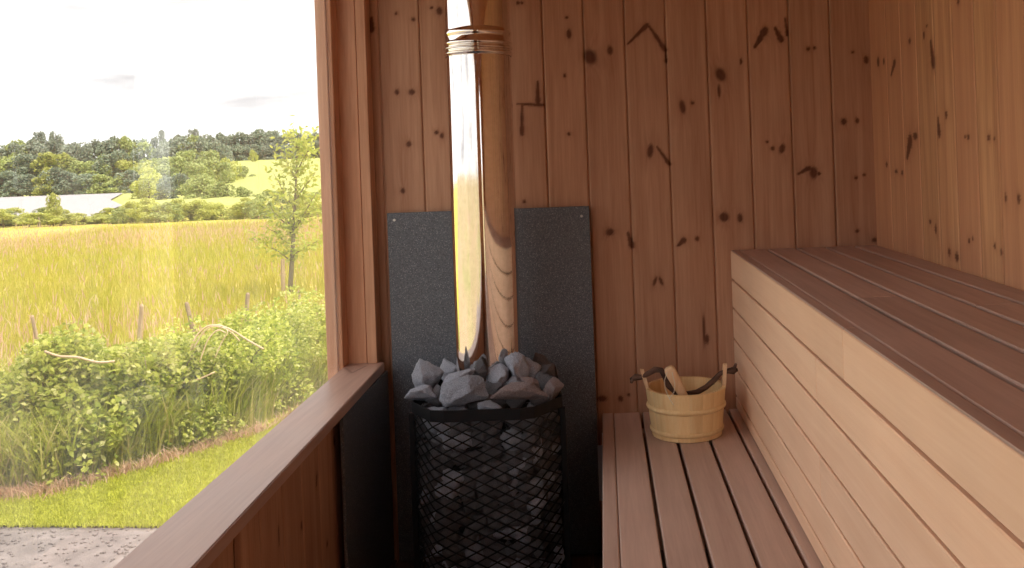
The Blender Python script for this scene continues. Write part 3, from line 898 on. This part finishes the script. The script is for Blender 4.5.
# ------------------------------------------------------------------ bucket
BX, BY = .2385, 2.915
bk = empty('sauna_bucket', (BX, BY, BZ)); tag(bk, 'small pale wooden stave bucket with hoops standing on the lower bench', 'bucket')
H = .148
NS = 18
mb = MB()
rb, rt, th = .1105, .1265, .011
ear = [0, NS//2]
for i in range(NS):
    a0 = 2*math.pi*(i-.5)/NS; a1 = 2*math.pi*(i+.5)/NS
    V = []; F = []
    nz = 8; na = 6
    for side in (0, 1):
        for jz in range(nz+1):
            t = jz/nz; r = rb+(rt-rb)*t - (th if side else 0)
            for ja in range(na+1):
                a = a0+(a1-a0)*ja/na
                g = .0011 if (ja in (0, na) and not side) else 0
                V.append(((r-g)*math.cos(a), (r-g)*math.sin(a), .002+H*t))
    W = na+1; S = (nz+1)*W
    for side in (0, 1):
        for jz in range(nz):
            for ja in range(na):
                q = side*S+jz*W+ja; f = (q, q+1, q+W+1, q+W); F.append(f if not side else f[::-1])
    for ja in range(na):
        F.append((nz*W+ja, nz*W+ja+1, S+nz*W+ja+1, S+nz*W+ja)); F.append((ja+1, ja, S+ja, S+ja+1))
    mb.add(V, F, i*3.71)
mb.build('staves', MAT['bucket_wood'], bk, smooth=False)
mb = MB(); mb.lathe([(0.0001, .012), (rb-th+.002, .012), (rb-th+.002, .024), (.0001, .024)], 40); mb.build('base', MAT['pale_wood'], bk)
def hoop(zc, hh, out):
    r = rb+(rt-rb)*(zc/H)
    pr = [(r-.001+out*math.sin(math.pi*t)**.6, zc-hh/2+hh*t) for t in np.linspace(0, 1, 9)] + [(r-.002, zc+hh/2), (r-.002, zc-hh/2)]
    m_ = MB(); m_.lathe(pr, 64, closed=True); return m_
hoop(.094, .017, .0065).build('hoop', MAT['bucket_wood'], bk, smooth=True)
hoop(.022, .015, .0055).build('hoop', MAT['bucket_wood'], bk, smooth=True)
for sgn, topz, lean in ((-1, .208, .016), (1, .216, .006)):
    m_ = MB(); V = []; F = []
    prf = [(-.017, .139), (-.017, .160), (-.012, .182), (-.0125, topz-.012), (-.009, topz-.003), (0, topz), (.009, topz-.003), (.0125, topz-.012), (.012, .182), (.017, .160), (.017, .139)]
    for th_ in (0, .0115):
        for (yy, zz_) in prf:
            rr = rt + lean*(zz_-H)/.06 - th_ + .0
            V.append((sgn*rr, yy, zz_))
    n = len(prf)
    F.append(tuple(range(n))); F.append(tuple(range(n, 2*n))[::-1])
    F += [(i, i+n, (i+1) % n+n, (i+1) % n) for i in range(n)]
    m_.add(V, F, 5.0+sgn); m_.build('ear', MAT['pale_wood'], bk)
# gnarled branch handle through the ears
def bl(px, py, Y): 
    p = at(px, py, Y); return (p.x-BX, p.y-BY, p.z-BZ)
hp = [bl(630.5,379.5,2.925), bl(635.5,377,2.92), bl(641,377,2.915), bl(648,373.5,2.90), bl(655,369.5,2.885), bl(661,370,2.88), bl(665,376,2.88), bl(669,385,2.885), bl(676,392,2.89),
      bl(687,394,2.895), bl(697,392,2.90), bl(706,387,2.905), bl(714,380,2.91), bl(720,373.5,2.915), bl(727,371,2.915), bl(733,370.5,2.92), bl(737.5,369.5,2.92)]
hr = [.005, .011, .008, .0085, .0095, .009, .010, .0115, .010, .0095, .009, .0085, .009, .0075, .008, .012, .005]
mb = MB(); mb.tube(hp, hr, 10); mb.tube([bl(734, 369, 2.92), bl(736, 363.5, 2.918)], [.007, .004], 8); mb.tube([bl(634, 377, 2.92), bl(631, 383, 2.915)], [.006, .004], 8); mb.tube([bl(714, 380, 2.91), bl(713.5, 384, 2.90)], [.005, .003], 6)
mb.build('handle', MAT['bark'], bk, smooth=True)

# ladle standing in the bucket
ld = empty('sauna_ladle', (BX, BY, BZ+.03)); tag(ld, 'pale wooden ladle with a rounded handle end standing inside the bucket', 'ladle')
p0 = at(668, 367, 2.825); p1 = at(687, 402, 2.845)
dirv = (p1-p0).normalized()
L = (p1-p0).length + .03
mb = MB()
sec = [(0, .010, .006), (.004, .0145, .009), (.012, .0175, .0125), (.03, .0180, .0130), (.06, .0165, .012), (.09, .0145, .010), (L, .010, .009)]
sidev = Vector((0, -1, 0)).cross(dirv).normalized(); fr_ = dirv.cross(sidev).normalized()
V = []; F = []; n = 16
for (t, a, b) in sec:
    for k_ in range(n):
        w_ = 2*math.pi*k_/n; c, s_ = math.cos(w_), math.sin(w_)
        c = math.copysign(abs(c)**.6, c); s_ = math.copysign(abs(s_)**.6, s_)
        V.append(tuple(p0 + dirv*t + sidev*c*a + fr_*s_*b - Vector(ld.location)))
for i in range(len(sec)-1):
    for k_ in range(n): F.append((i*n+k_, i*n+(k_+1) % n, (i+1)*n+(k_+1) % n, (i+1)*n+k_))
F.append(tuple(range(n))); F.append(tuple((len(sec)-1)*n+k_ for k_ in range(n)))
mb.add(V, F); mb.build('ladle_handle', MAT['pale_wood'], ld, smooth=True)
mb = MB(); mb.lathe([(.0001, .003), (.028, .005), (.036, .022), (.038, .045), (.033, .045), (.031, .022), (.024, .010), (.0001, .009)], 28, cx=.035, cy=.0)
mb.build('ladle_bowl', MAT['pale_wood'], ld, smooth=True)
def ll(px, py, Y): return tuple(at(px, py, Y) - Vector(ld.location))
mb = MB()
mb.tube([ll(667,372,2.80), ll(664.5,380,2.80), ll(665,388,2.825), ll(668.5,397,2.78), ll(673.5,405,2.776)], .0011, 5)
mb.tube([ll(672,372,2.80), ll(675,384,2.80), ll(674,392,2.79), ll(669.5,398,2.778)], .0011, 5)
mb.build('hanging_loop', MAT['string'], ld, smooth=True)

# ------------------------------------------------------------------ the land outside
def quadmesh(name, pts, mat, z=GZ, sub=0):
    V = np.array([(p[0], p[1], p[2] if len(p) > 2 else z) for p in pts]); F = np.array([list(range(len(pts)))])
    o = np_mesh(name, V, F, mat); o['kind'] = 'structure'; return o
h_ = EYE-GZ
def gp(px, py): p = on_z(px, py, GZ); return (p.x, p.y)
ga = gp(0, 527); gb = gp(170, 528)
def lerp2(a, b, t): return (a[0]+(b[0]-a[0])*t, a[1]+(b[1]-a[1])*t)
# gravel drive: everything nearer than the lawn edge, and under the cabin
gfar = lerp2(ga, gb, 12); gnear = lerp2(ga, gb, -10)
quadmesh('gravel_drive', [(-4.6, -6, GZ), (6, -6, GZ), (6, gfar[1], GZ), (gfar[0], gfar[1], GZ), (ga[0], ga[1], GZ), (-4.6, ga[1]-.02, GZ)], MAT['gravel'])
quadmesh('meadow', [(-900, -900, GZ-.04), (900, -900, GZ-.04), (900, 9, GZ-.04), (-900, 9, GZ-.04)], MAT['hay'])
o = quadmesh('lawn', [(ga[0], ga[1], GZ+.012), (gb[0], gb[1], GZ+.012), (gfar[0], gfar[1], GZ+.012), (12, 9, GZ+.012), (-9.5, 9, GZ+.012), (gnear[0], gnear[1], GZ+.012)], MAT['lawn'])
# meadow: gentle strips out to the pond, with the hill on the right
xs = np.linspace(-160, 90, 90); yg = np.concatenate([np.linspace(6.3, 45, 30), np.linspace(48, 260, 60)])
def terr(x, y):
    z = np.full(np.shape(x), GZ)
    b = np.clip((y-36)/8, 0, 1); z = z - .25*b*b*(3-2*b)*np.clip((-x-6)/5, 0, 1)   # dip towards the pond
    rx = np.clip((x/np.maximum(y, 1)+.46)/.05, 0, 1); rx = rx*rx*(3-2*rx)
    hy = np.clip((y-62)/110, 0, 1); hy = hy*hy*(3-2*hy)
    return z + rx*hy*4.4
X2, Y2 = np.meshgrid(xs, yg); Z2 = terr(X2, Y2)
ii = np.arange(X2.size).reshape(X2.shape)
F = np.stack([ii[:-1, :-1], ii[:-1, 1:], ii[1:, 1:], ii[1:, :-1]], -1).reshape(-1, 4)
keep_m = Y2[:-1, :-1].ravel() < 60
V = np.stack([X2, Y2, Z2], -1).reshape(-1, 3)
o = np_mesh('meadow', V, F[keep_m], MAT['meadow'], smooth=True); o['kind'] = 'structure'
o = np_mesh('hillside', V, F[~keep_m], MAT['hill'], smooth=True); o['kind'] = 'structure'
wl = GZ-.10
quadmesh('pond', [(-120, 44, wl), (-25, 44, wl), (-34.5, 66, wl), (-45, 84, wl), (-61.5, 118, wl), (-160, 118, wl)], MAT['water'])

def blades(name, P, hmin, hmax, width, mat, lean=.35, label=None, cat='grass', seg=2):
    n = len(P)
    hgt = rng.uniform(hmin, hmax, n); a = rng.uniform(0, 2*math.pi, n); la = rng.uniform(0, 2*math.pi, n); lm = rng.uniform(.1, 1, n)*lean*hgt
    wd = width*rng.uniform(.6, 1.3, n)
    dx, dy = np.cos(a)*wd/2, np.sin(a)*wd/2
    lx, ly = np.cos(la)*lm, np.sin(la)*lm
    b0 = P + np.stack([-dx, -dy, np.zeros(n)], 1); b1 = P + np.stack([dx, dy, np.zeros(n)], 1)
    m1 = P + np.stack([dx*.8+lx*.35, dy*.8+ly*.35, hgt*.6], 1); m0 = P + np.stack([-dx*.8+lx*.35, -dy*.8+ly*.35, hgt*.6], 1)
    t1 = P + np.stack([dx*.1+lx, dy*.1+ly, hgt], 1); t0 = P + np.stack([-dx*.1+lx, -dy*.1+ly, hgt], 1)
    V = np.stack([b0, b1, m1, m0, t1, t0], 1).reshape(-1, 3)
    base = np.arange(n)[:, None]*6
    F = np.concatenate([base+np.array([[0, 1, 2, 3]]), base+np.array([[3, 2, 4, 5]])], 0)
    o = np_mesh(name, V, F, mat)
    tag(o, label, cat, kind='stuff'); return o

def leafcloud(C_, size, aspect=1.7, upbias=.35):
    n = len(C_)
    nr = rng.normal(size=(n, 3)); nr[:, 2] = np.abs(nr[:, 2])+upbias; nr /= np.linalg.norm(nr, axis=1)[:, None]
    t = rng.normal(size=(n, 3)); t -= nr*(t*nr).sum(1)[:, None]; t /= np.linalg.norm(t, axis=1)[:, None]
    b = np.cross(nr, t); s = size*rng.uniform(.6, 1.35, n)[:, None]
    V = np.stack([C_ - t*s*aspect*.5, C_ + b*s*.5 + nr*s*.12, C_ + t*s*aspect*.5, C_ - b*s*.5 + nr*s*.12], 1).reshape(-1, 3)
    F = np.arange(n)[:, None]*4 + np.array([[0, 1, 2, 3]])
    return V, F

# short lawn blades in the part the window looks on
def rand_poly(n, x0, x1, y0, y1, test):
    out = []
    while len(out) < n:
        X = rng.uniform(x0, x1, n); Y = rng.uniform(y0, y1, n); ok = test(X, Y)
        out += list(np.stack([X[ok], Y[ok]], 1))
    return np.array(out[:n])
hb = [gp(0, 500), gp(65, 492), gp(130, 474), gp(200, 452), gp(265, 432), gp(325, 398)]     # foot of the hedge
hb = [(hb[0][0]-2.2, hb[0][1]-.9)] + hb + [(hb[-1][0]+1.0, hb[-1][1]+1.9)]
hbx = np.array([p[0] for p in hb]); hby = np.array([p[1] for p in hb])
foot = lambda X: np.interp(X, hbx, hby)
edge = lambda X: ga[1] + (gb[1]-ga[1])*(X-ga[0])/(gb[0]-ga[0])
P = rand_poly(42000, -5.0, -1.4, 4.3, 7.5, lambda X, Y: (Y > edge(X)-.03) & (Y < foot(X)+.15))
P3 = np.concatenate([P, np.full((len(P), 1), GZ+.01)], 1)
blades('lawn_grass', P3, .012, .032, .007, MAT['lawn_blade'], .8, 'short bright green mown grass between the gravel and the hedge')
P = rand_poly(52000, -18, -1.5, 6.0, 34, lambda X, Y: (Y > foot(X)+1.0) & (X > -.72*Y) & (X < -.25*Y) & (rng.uniform(0, 1, len(X)) < np.clip(9/Y, .12, 1)))
P3 = np.concatenate([P, np.full((len(P), 1), GZ)], 1)
blades('meadow_grass', P3, .10, .26, .011, MAT['meadow_blade'], .5, 'tall yellow green grass filling the meadow beyond the hedge')
def pinktest(X, Y):
    s = np.sin(X*.55+1.2)*.9+np.sin(X*1.7)*.4
    a = np.exp(-((Y-10.6-s)/2.3)**2); b = .9*np.exp(-((Y-27-s)/4.5)**2)+.25*np.exp(-((Y-17-s)/1.5)**2)
    return (X > -.72*Y) & (X < -.25*Y) & (Y > foot(X)+1.0) & (rng.uniform(0, 1, len(X)) < np.maximum(a, b)*.9+.02)
P = rand_poly(10000, -25, -1.5, 6.5, 36, pinktest)
P3 = np.concatenate([P, np.full((len(P), 1), GZ+.12)], 1)
blades('meadow_seed_heads', P3, .06, .18, .014, MAT['seed'], .5, 'pinkish seed heads standing in drifts across the meadow')
# pebbles on the drive
P = rand_poly(2600, -5.0, -1.2, 3.4, 5.3, lambda X, Y: Y < edge(X)+.02)
s = rng.uniform(.004, .013, len(P))
base = np.array([(1, 0, 0), (0, 1, 0), (-1, 0, 0), (0, -1, 0), (0, 0, 1), (0, 0, -1)], float)
V = (np.concatenate([P, np.full((len(P), 1), GZ+.003)], 1)[:, None, :] + base[None]*s[:, None, None]*rng.uniform(.7, 1.3, (len(P), 6, 1))*np.array([1.2, 1, .6])).reshape(-1, 3)
fb = np.array([(0, 1, 4), (1, 2, 4), (2, 3, 4), (3, 0, 4), (1, 0, 5), (2, 1, 5), (3, 2, 5), (0, 3, 5)])
F = (np.arange(len(P))[:, None, None]*6+fb[None]).reshape(-1, 3)
tag(np_mesh('loose_gravel', V, F, MAT['gravel']), 'loose pale gravel chips scattered over the drive', 'gravel', kind='stuff')

# hedge shrubs along the foot line
shr = [ # px, py of foot, half width, height, depth behind foot, leaf size, label
 (-60, 512, .62, .98, .50, .040, 'leafy shrub at the left end of the hedge, cut by the frame'),
 (15, 496, .50, 1.06, .50, .042, 'broad-leaved shrub second from the left end of the hedge'),
 (75, 488, .48, 1.04, .50, .044, 'dense leafy shrub with a dead branch across it left of the first fence post'),
 (128, 473, .45, .92, .50, .040, 'leafy shrub in front of the leftmost fence post'),
 (178, 458, .42, .80, .50, .034, 'shrub mixed with long weeds below the leaning fence post'),
 (228, 443, .45, .82, .55, .034, 'shrub beneath the arching dry stems'),
 (275, 424, .50, .88, .60, .034, 'shrub right of the tall fence post'),
 (322, 398, .60, .98, .60, .034, 'shrub at the right end of the hedge against the window post')]
for i, (px, py, hw, hh, bd_, ls, lb) in enumerate(shr):
    g = gp(px, py)
    r = empty('hedge_shrub', (g[0]-.25, g[1]+bd_, GZ)); tag(r, lb, 'shrub', 'shrubs of the hedge')
    nb = 26
    cs = []; rr = []
    for k_ in range(nb):
        a = rng.uniform(0, 6.283); q = math.sqrt(rng.uniform(0, 1))
        zz_ = rng.uniform(.08, .92)
        cs.append((math.cos(a)*q*hw*.95, math.sin(a)*q*.52*(1.05-.3*zz_), zz_*hh*.76)); rr.append(rng.uniform(.13, .24))
    cs = np.array(cs); rr = np.array(rr)
    n = 13000
    bi = rng.integers(0, nb, n); d_ = rng.normal(size=(n, 3)); d_ /= np.linalg.norm(d_, axis=1)[:, None]
    Pc = cs[bi] + d_*(rr[bi]*rng.uniform(.55, 1.08, n)**.5)[:, None]
    Pc = Pc[Pc[:, 2] > .02]
    V, F = leafcloud(Pc, ls*.64, 1.6)
    np_mesh('foliage', V, F, MAT['leaf'], r)
    m_ = MB()
    for k_ in range(16):
        c = cs[rng.integers(0, nb)]
        m_.tube([(rng.uniform(-.1, .1), rng.uniform(-.1, .1), 0), (c[0]*.5, c[1]*.5, c[2]*.6), tuple(c), (c[0]*1.2+rng.uniform(-.1, .1), c[1]*1.1, c[2]+.14)], [.010, .007, .005, .002], 5)
    m_.build('stem', MAT['trunk'], r, smooth=True)
# long weeds and grass along the foot and through the hedge
n = 15000
t = rng.uniform(0, 1, n); X = rng.uniform(hbx[0]+.3, hbx[-1]-.2, n); Y = foot(X) + np.abs(rng.normal(0, .26, n)) + .02
Pw = np.stack([X-.10, Y, np.full(n, GZ)], 1)
blades('tall_weeds', Pw, .12, .52, .013, MAT['weed'], .75, 'long arching weeds and grass along the foot of the hedge')
n = 2500
X = rng.uniform(hbx[0]+.3, hbx[-1]-.2, n); Y = foot(X) + rng.uniform(.4, 1.3, n)
blades('hedge_weeds', np.stack([X-.2, Y, GZ+rng.uniform(.2, .4, n)], 1), .2, .40, .012, MAT['weed'], .7, 'long grass blades pushing out through the top of the hedge')
n = 5000
X = rng.uniform(hbx[0]+.3, hbx[-1]-.2, n); Y = foot(X) - np.abs(rng.normal(0, .07, n)) + .05
blades('dry_grass', np.stack([X, Y, np.full(n, GZ+.005)], 1), .03, .10, .008, MAT['seed'], 1.2, 'dry straw coloured grass at the edge of the lawn below the hedge')

# fence posts
def post(px0, py0, px1, py1, dep, r_, label):
    a = at(px0, py0, dep); b = at(px1, py1, dep); dv = (b-a)/(b.z-a.z)
    base = a + dv*(GZ-a.z)
    o = MB()
    pts_ = [base + (a-base)*q - base for q in (0, .25, .5, .75, .985, 1.0)]
    pts_ = [Vector(p)+Vector((random.uniform(-1, 1), random.uniform(-1, 1), 0))*.006 for p in pts_]
    o.tube(pts_, [r_*1.1, r_*1.05, r_, r_*1.0, r_*.95, r_*.5], 10)
    ob = o.build('fence_post', MAT['weathered'], loc=base)
    tag(ob, label, 'fence post', 'rough wooden posts behind the hedge'); return ob
post(142, 304, 139.5, 350, 7.0, .017, 'leftmost rough wooden fence post behind the hedge')
post(186, 302, 195, 336, 7.3, .017, 'leaning fence post beside the arching dry stems')
post(248, 292.5, 246.5, 350, 8.0, .018, 'tallest fence post, right of the arching dry stems')
post(299.5, 290, 301, 312, 9.0, .014, 'short fence post beside the trunk of the young tree')
post(33, 315, 38, 345, 6.6, .013, 'thin pale fence post at the far left above the hedge')
# dry arching stems
mb = MB()
def arc(pl, dep, r_):
    ps = [at(x, y, dep+(i*.02)) for i, (x, y) in enumerate(pl)]
    out = []
    for i in range(len(ps)-1):
        p_ = ps[max(i-1, 0)]; q_ = ps[min(i+2, len(ps)-1)]
        for tt in np.linspace(0, 1, 5)[:-1]:
            a, b = ps[i], ps[i+1]; m0 = (b-p_)*.5; m1 = (q_-a)*.5
            h00 = 2*tt**3-3*tt**2+1; h10 = tt**3-2*tt**2+tt; h01 = -2*tt**3+3*tt**2; h11 = tt**3-tt**2
            out.append(a*h00+m0*h10+b*h01+m1*h11)
    out.append(ps[-1]); mb.tube(out, r_, 5)
arc([(190, 352), (196, 337), (206, 327), (218, 325), (232, 330), (248, 340), (264, 349)], 6.45, .007)
arc([(193, 350), (203, 333), (214, 326), (230, 331), (240, 341)], 6.4, .005)
arc([(200, 362), (208, 340), (218, 330), (226, 333)], 6.35, .005)
arc([(215, 358), (222, 342), (228, 332), (224, 327)], 6.4, .004)
arc([(45, 351), (60, 356), (78, 357), (98, 362), (115, 361)], 5.75, .008)
arc([(160, 392), (175, 384), (196, 380), (215, 372)], 6.35, .006)
brm = mb.build('dry_stems', MAT['drystem'], fixn=True, smooth=True); tag(brm, 'pale dry stems arching out of the hedge between the fence posts', 'stems')

# young tree with its stake
TD = FPX*h_/126.0
tb = at(290.5, 297, TD); tb.z = GZ
yt = empty('young_tree', tb); tag(yt, 'slim young tree with feathery yellow green leaves standing in the meadow', 'tree')
def tp(px, py, d=0): return tuple(at(px, py, TD+d) - tb)
mb = MB()
mb.tube([(0, 0, 0), tp(291, 280), tp(293, 250), tp(294, 225), tp(296, 190), tp(297, 160), tp(299, 134)], [.042, .038, .033, .027, .018, .012, .004], 8)
mb.build('tree_trunk', MAT['trunk'], yt, smooth=True)
mb = MB(); cl = []
brs = [((292,262),(280,252),(262,243),(252,238)), ((293,255),(305,247),(316,242),(322,238)), ((294,238),(284,222),(274,212),(268,200)), ((294,232),(304,215),(312,200),(318,192)),
       ((295,210),(286,196),(279,182),(273,172)), ((296,200),(305,186),(312,178),(317,170)), ((296,180),(290,168),(285,160),(281,150)), ((297,172),(303,160),(308,152),(311,146)), ((298,150),(295,143),(292,138),(291,133)),
       ((293,246),(283,240),(276,232),(266,228)), ((295,222),(303,218),(311,216),(319,214)), ((298,148),(303,144),(306,140),(307,134)), ((294,228),(288,222),(283,215),(280,226))]
for i, b in enumerate(brs):
    dd = rng.uniform(-.35, .35)
    pts_ = [Vector(tp(p[0], p[1], dd*j/3)) for j, p in enumerate(b)]
    mb.tube(pts_, [.012, .009, .006, .003], 5)
    for j in range(1, 4):
        for tt in np.linspace(0, 1, 5):
            c = pts_[j-1].lerp(pts_[j], tt); rad_ = .11 if j > 1 else .07
            for _ in range(7 if i < 9 else 6): cl.append(np.array(c)+rng.normal(size=3)*rad_*.8)
for py in range(140, 250, 4):
    c = np.array(tp(293+(250-py)*.05, py)); 
    for _ in range(8): cl.append(c+rng.normal(size=3)*.13)
mb.build('branch', MAT['trunk'], yt, smooth=True)
V, F = leafcloud(np.array(cl), .042, 2.4); np_mesh('foliage', V, F, MAT['young_leaf'], yt)
sb = at(283.5, 299, TD-.1); st_ = at(283, 259, TD-.1)
mb = MB(); mb.tube([(0, 0, GZ-sb.z), tuple(st_-sb)], .03, 10)
ob = mb.build('tree_stake', MAT['weathered'], loc=sb); tag(ob, 'short pale wooden stake beside the trunk of the young tree', 'stake')

# --- far vegetation: crowns from blobs of leaf cards, shared meshes, each tree its own object
def crown(nb, n, spread, size, seed, tall=1.0):
    r = np.random.default_rng(seed)
    cs = []; rr = []
    for k_ in range(nb):
        a = r.uniform(0, 6.283); zz_ = r.uniform(.12, .84); q = math.sqrt(r.uniform(0, 1))*math.sin(math.pi*min(.95, zz_*.8+.15))
        cs.append((math.cos(a)*q*spread*.72, math.sin(a)*q*spread*.72, zz_*tall*.92)); rr.append(r.uniform(.14, .24)*spread*1.2)
    cs = np.array(cs); rr = np.array(rr)
    bi = r.integers(0, nb, n); d_ = r.normal(size=(n, 3)); d_[:, 2] = d_[:, 2]*.85+.12; d_ /= np.linalg.norm(d_, axis=1)[:, None]
    P_ = cs[bi] + d_*(rr[bi]*r.uniform(.75, 1.05, n))[:, None]
    P_ = P_[P_[:, 2] > .0]
    return leafcloud(P_, size, 1.3, .3)
CROWN_V = [crown(26, 3600, .5, .036, 50+i) for i in range(4)]
def crown_me(i, mat):
    V, F = CROWN_V[i]; o = np_mesh('crown', V, F, mat); me = o.data; bpy.data.objects.remove(o); return me
CM = {(i, j): crown_me(i, TREE_MATS[j]) for i in range(4) for j in range(4)}
m_ = MB(); m_.tube([(0, 0, -.05), (.01, 0, .3), (0, .01, .6)], [.028, .022, .012], 7); tko = m_.build('trunk', MAT['trunk']); TKM = tko.data; bpy.data.objects.remove(tko)
def tree(px, ytop, ybase, dep, wpx, mat, label, cat, group, name='woodland_tree'):
    b = at(px, ybase, dep); tpz = at(px, ytop, dep)
    hgt = tpz.z-b.z; wid = wpx*dep/FPX
    r = empty(name, b); r.scale = (wid, wid, hgt); r.rotation_euler = (0, 0, random.uniform(0, 6.28)); tag(r, label, cat, group)
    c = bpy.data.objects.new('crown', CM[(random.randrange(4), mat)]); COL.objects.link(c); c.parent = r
    k_ = bpy.data.objects.new('trunk', TKM); COL.objects.link(k_); k_.parent = r
    return r
# back row on the skyline
px = -15
while px < 215:
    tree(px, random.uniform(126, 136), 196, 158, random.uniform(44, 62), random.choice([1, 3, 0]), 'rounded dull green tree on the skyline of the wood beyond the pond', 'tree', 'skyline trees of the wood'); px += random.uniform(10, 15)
px = -12
while px < 215:
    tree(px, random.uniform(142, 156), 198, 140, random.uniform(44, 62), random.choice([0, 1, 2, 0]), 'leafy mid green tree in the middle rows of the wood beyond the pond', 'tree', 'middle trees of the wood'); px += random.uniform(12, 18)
px = -8
while px < 215:
    tree(px, random.uniform(160, 174), 202, 124, random.uniform(36, 52), random.choice([0, 1, 1, 2]), 'low tree at the far bank of the pond in front of the wood', 'tree', 'trees on the far bank of the pond'); px += random.uniform(12, 17)
for px, yt_, w_ in ((160, 122, 16), (40, 124, 24), (58, 124, 16), (196, 121, 22), (181, 127, 24), (205, 128, 30), (222, 133, 26)):
    tree(px, yt_, 180, 165, w_*1.4, 3, 'tall tree standing above the rest of the wood on the skyline', 'tree', 'tallest trees of the wood')
# wood coming forward down the slope at the right
for px, yt_, yb, dp, w_, m in ((165,150,206,100,40,0),(188,148,208,96,44,0),(208,142,206,100,44,0),(226,150,206,104,36,2),(240,160,206,108,30,0),(150,162,208,90,34,2),(175,168,212,84,36,1),(200,168,214,80,38,0),(222,176,214,78,34,0),(243,182,214,76,30,0),(264,186,216,76,28,0),(282,186,216,72,30,0),(300,190,218,70,28,2),(318,186,218,70,30,0),(252,194,218,66,28,2),(335,190,218,70,28,0)):
    tree(px, yt_, yb, dp, w_*1.35, m, 'bushy green tree where the wood runs down the slope toward the meadow', 'tree', 'trees on the slope right of the pond')
# dark wood on the crest of the hill
px = 222
while px < 345:
    tree(px, random.uniform(122, 130), 170, 178, random.uniform(34, 44), 1, 'dark tree in the wood along the top of the hill field', 'tree', 'dark trees on the hill crest'); px += random.uniform(7, 10)
px = 228
while px < 345:
    tree(px, random.uniform(134, 144), 172, 172, random.uniform(30, 40), random.choice([1, 1, 3]), 'dark shrubby tree at the edge of the hill field', 'tree', 'dark trees at the field edge'); px += random.uniform(8, 12)
tree(253, 147, 164, 150, 13, 2, 'single small pale tree at the top left of the hill field', 'tree', None)
# shrubs along the far edge of the meadow
px = -10
k = 0
while px < 350:
    tall = random.uniform(9, 20) + (14 if 120 < px < 350 else 0)*random.random()
    if 78 < px < 125: tall *= .55
    tree(px, 221-tall, 226, random.uniform(38, 44), random.uniform(34, 54), 2 if random.random() < .75 else 0, 'low yellow green bush in the line along the far edge of the meadow', 'bush', 'bushes along the far edge of the meadow', 'meadow_bush'); px += random.uniform(9, 15)
for px, yt_, w_, m in ((98,211,30,2),(114,205,34,2),(130,201,38,0),(148,199,40,2),(166,200,40,2),(184,201,38,0),(202,200,40,2),(220,203,38,0),(238,201,40,2),(258,203,38,0),(278,204,38,2)):
    tree(px, yt_, 222, 47, w_, m, 'x', 'bush', 'taller bushes behind the far edge of the meadow', 'meadow_bush')
tree(54, 187, 226, 40, 22, 2, 'tallest of the yellow green bushes in front of the pond', 'bush', None, 'meadow_bush')
tree(205, 196, 226, 42, 34, 2, 'rounded yellow bush at the foot of the wood beside the pond end', 'bush', None, 'meadow_bush')

bpy.context.view_layer.update()
bear = lambda o: o.location.x/o.location.y
relabel('skyline trees of the wood', '%s from the left of the rounded dull green trees on the wood skyline', bear)
relabel('middle trees of the wood', '%s from the left of the mid green trees halfway down the wood', bear)
relabel('trees on the far bank of the pond', '%s from the left of the low trees along the far pond bank', bear)
relabel('tallest trees of the wood', '%s from the left of the tall trees standing above the wood', bear)
relabel('trees on the slope right of the pond', '%s from the left of the bushy trees on the slope right of the pond', bear)
relabel('dark trees on the hill crest', '%s from the left of the dark trees along the hill crest', bear)
relabel('dark trees at the field edge', '%s from the left of the dark trees at the top edge of the hill field', bear)
relabel('bushes along the far edge of the meadow', '%s from the left of the low bushes along the far edge of the meadow', bear)
relabel('low stones inside the rim', 'grey stone low in the heap between larger ones, %s from the left', lambda o: o.location.x)
relabel('taller bushes behind the far edge of the meadow', '%s from the left of the taller bushes behind the far edge of the meadow', bear)
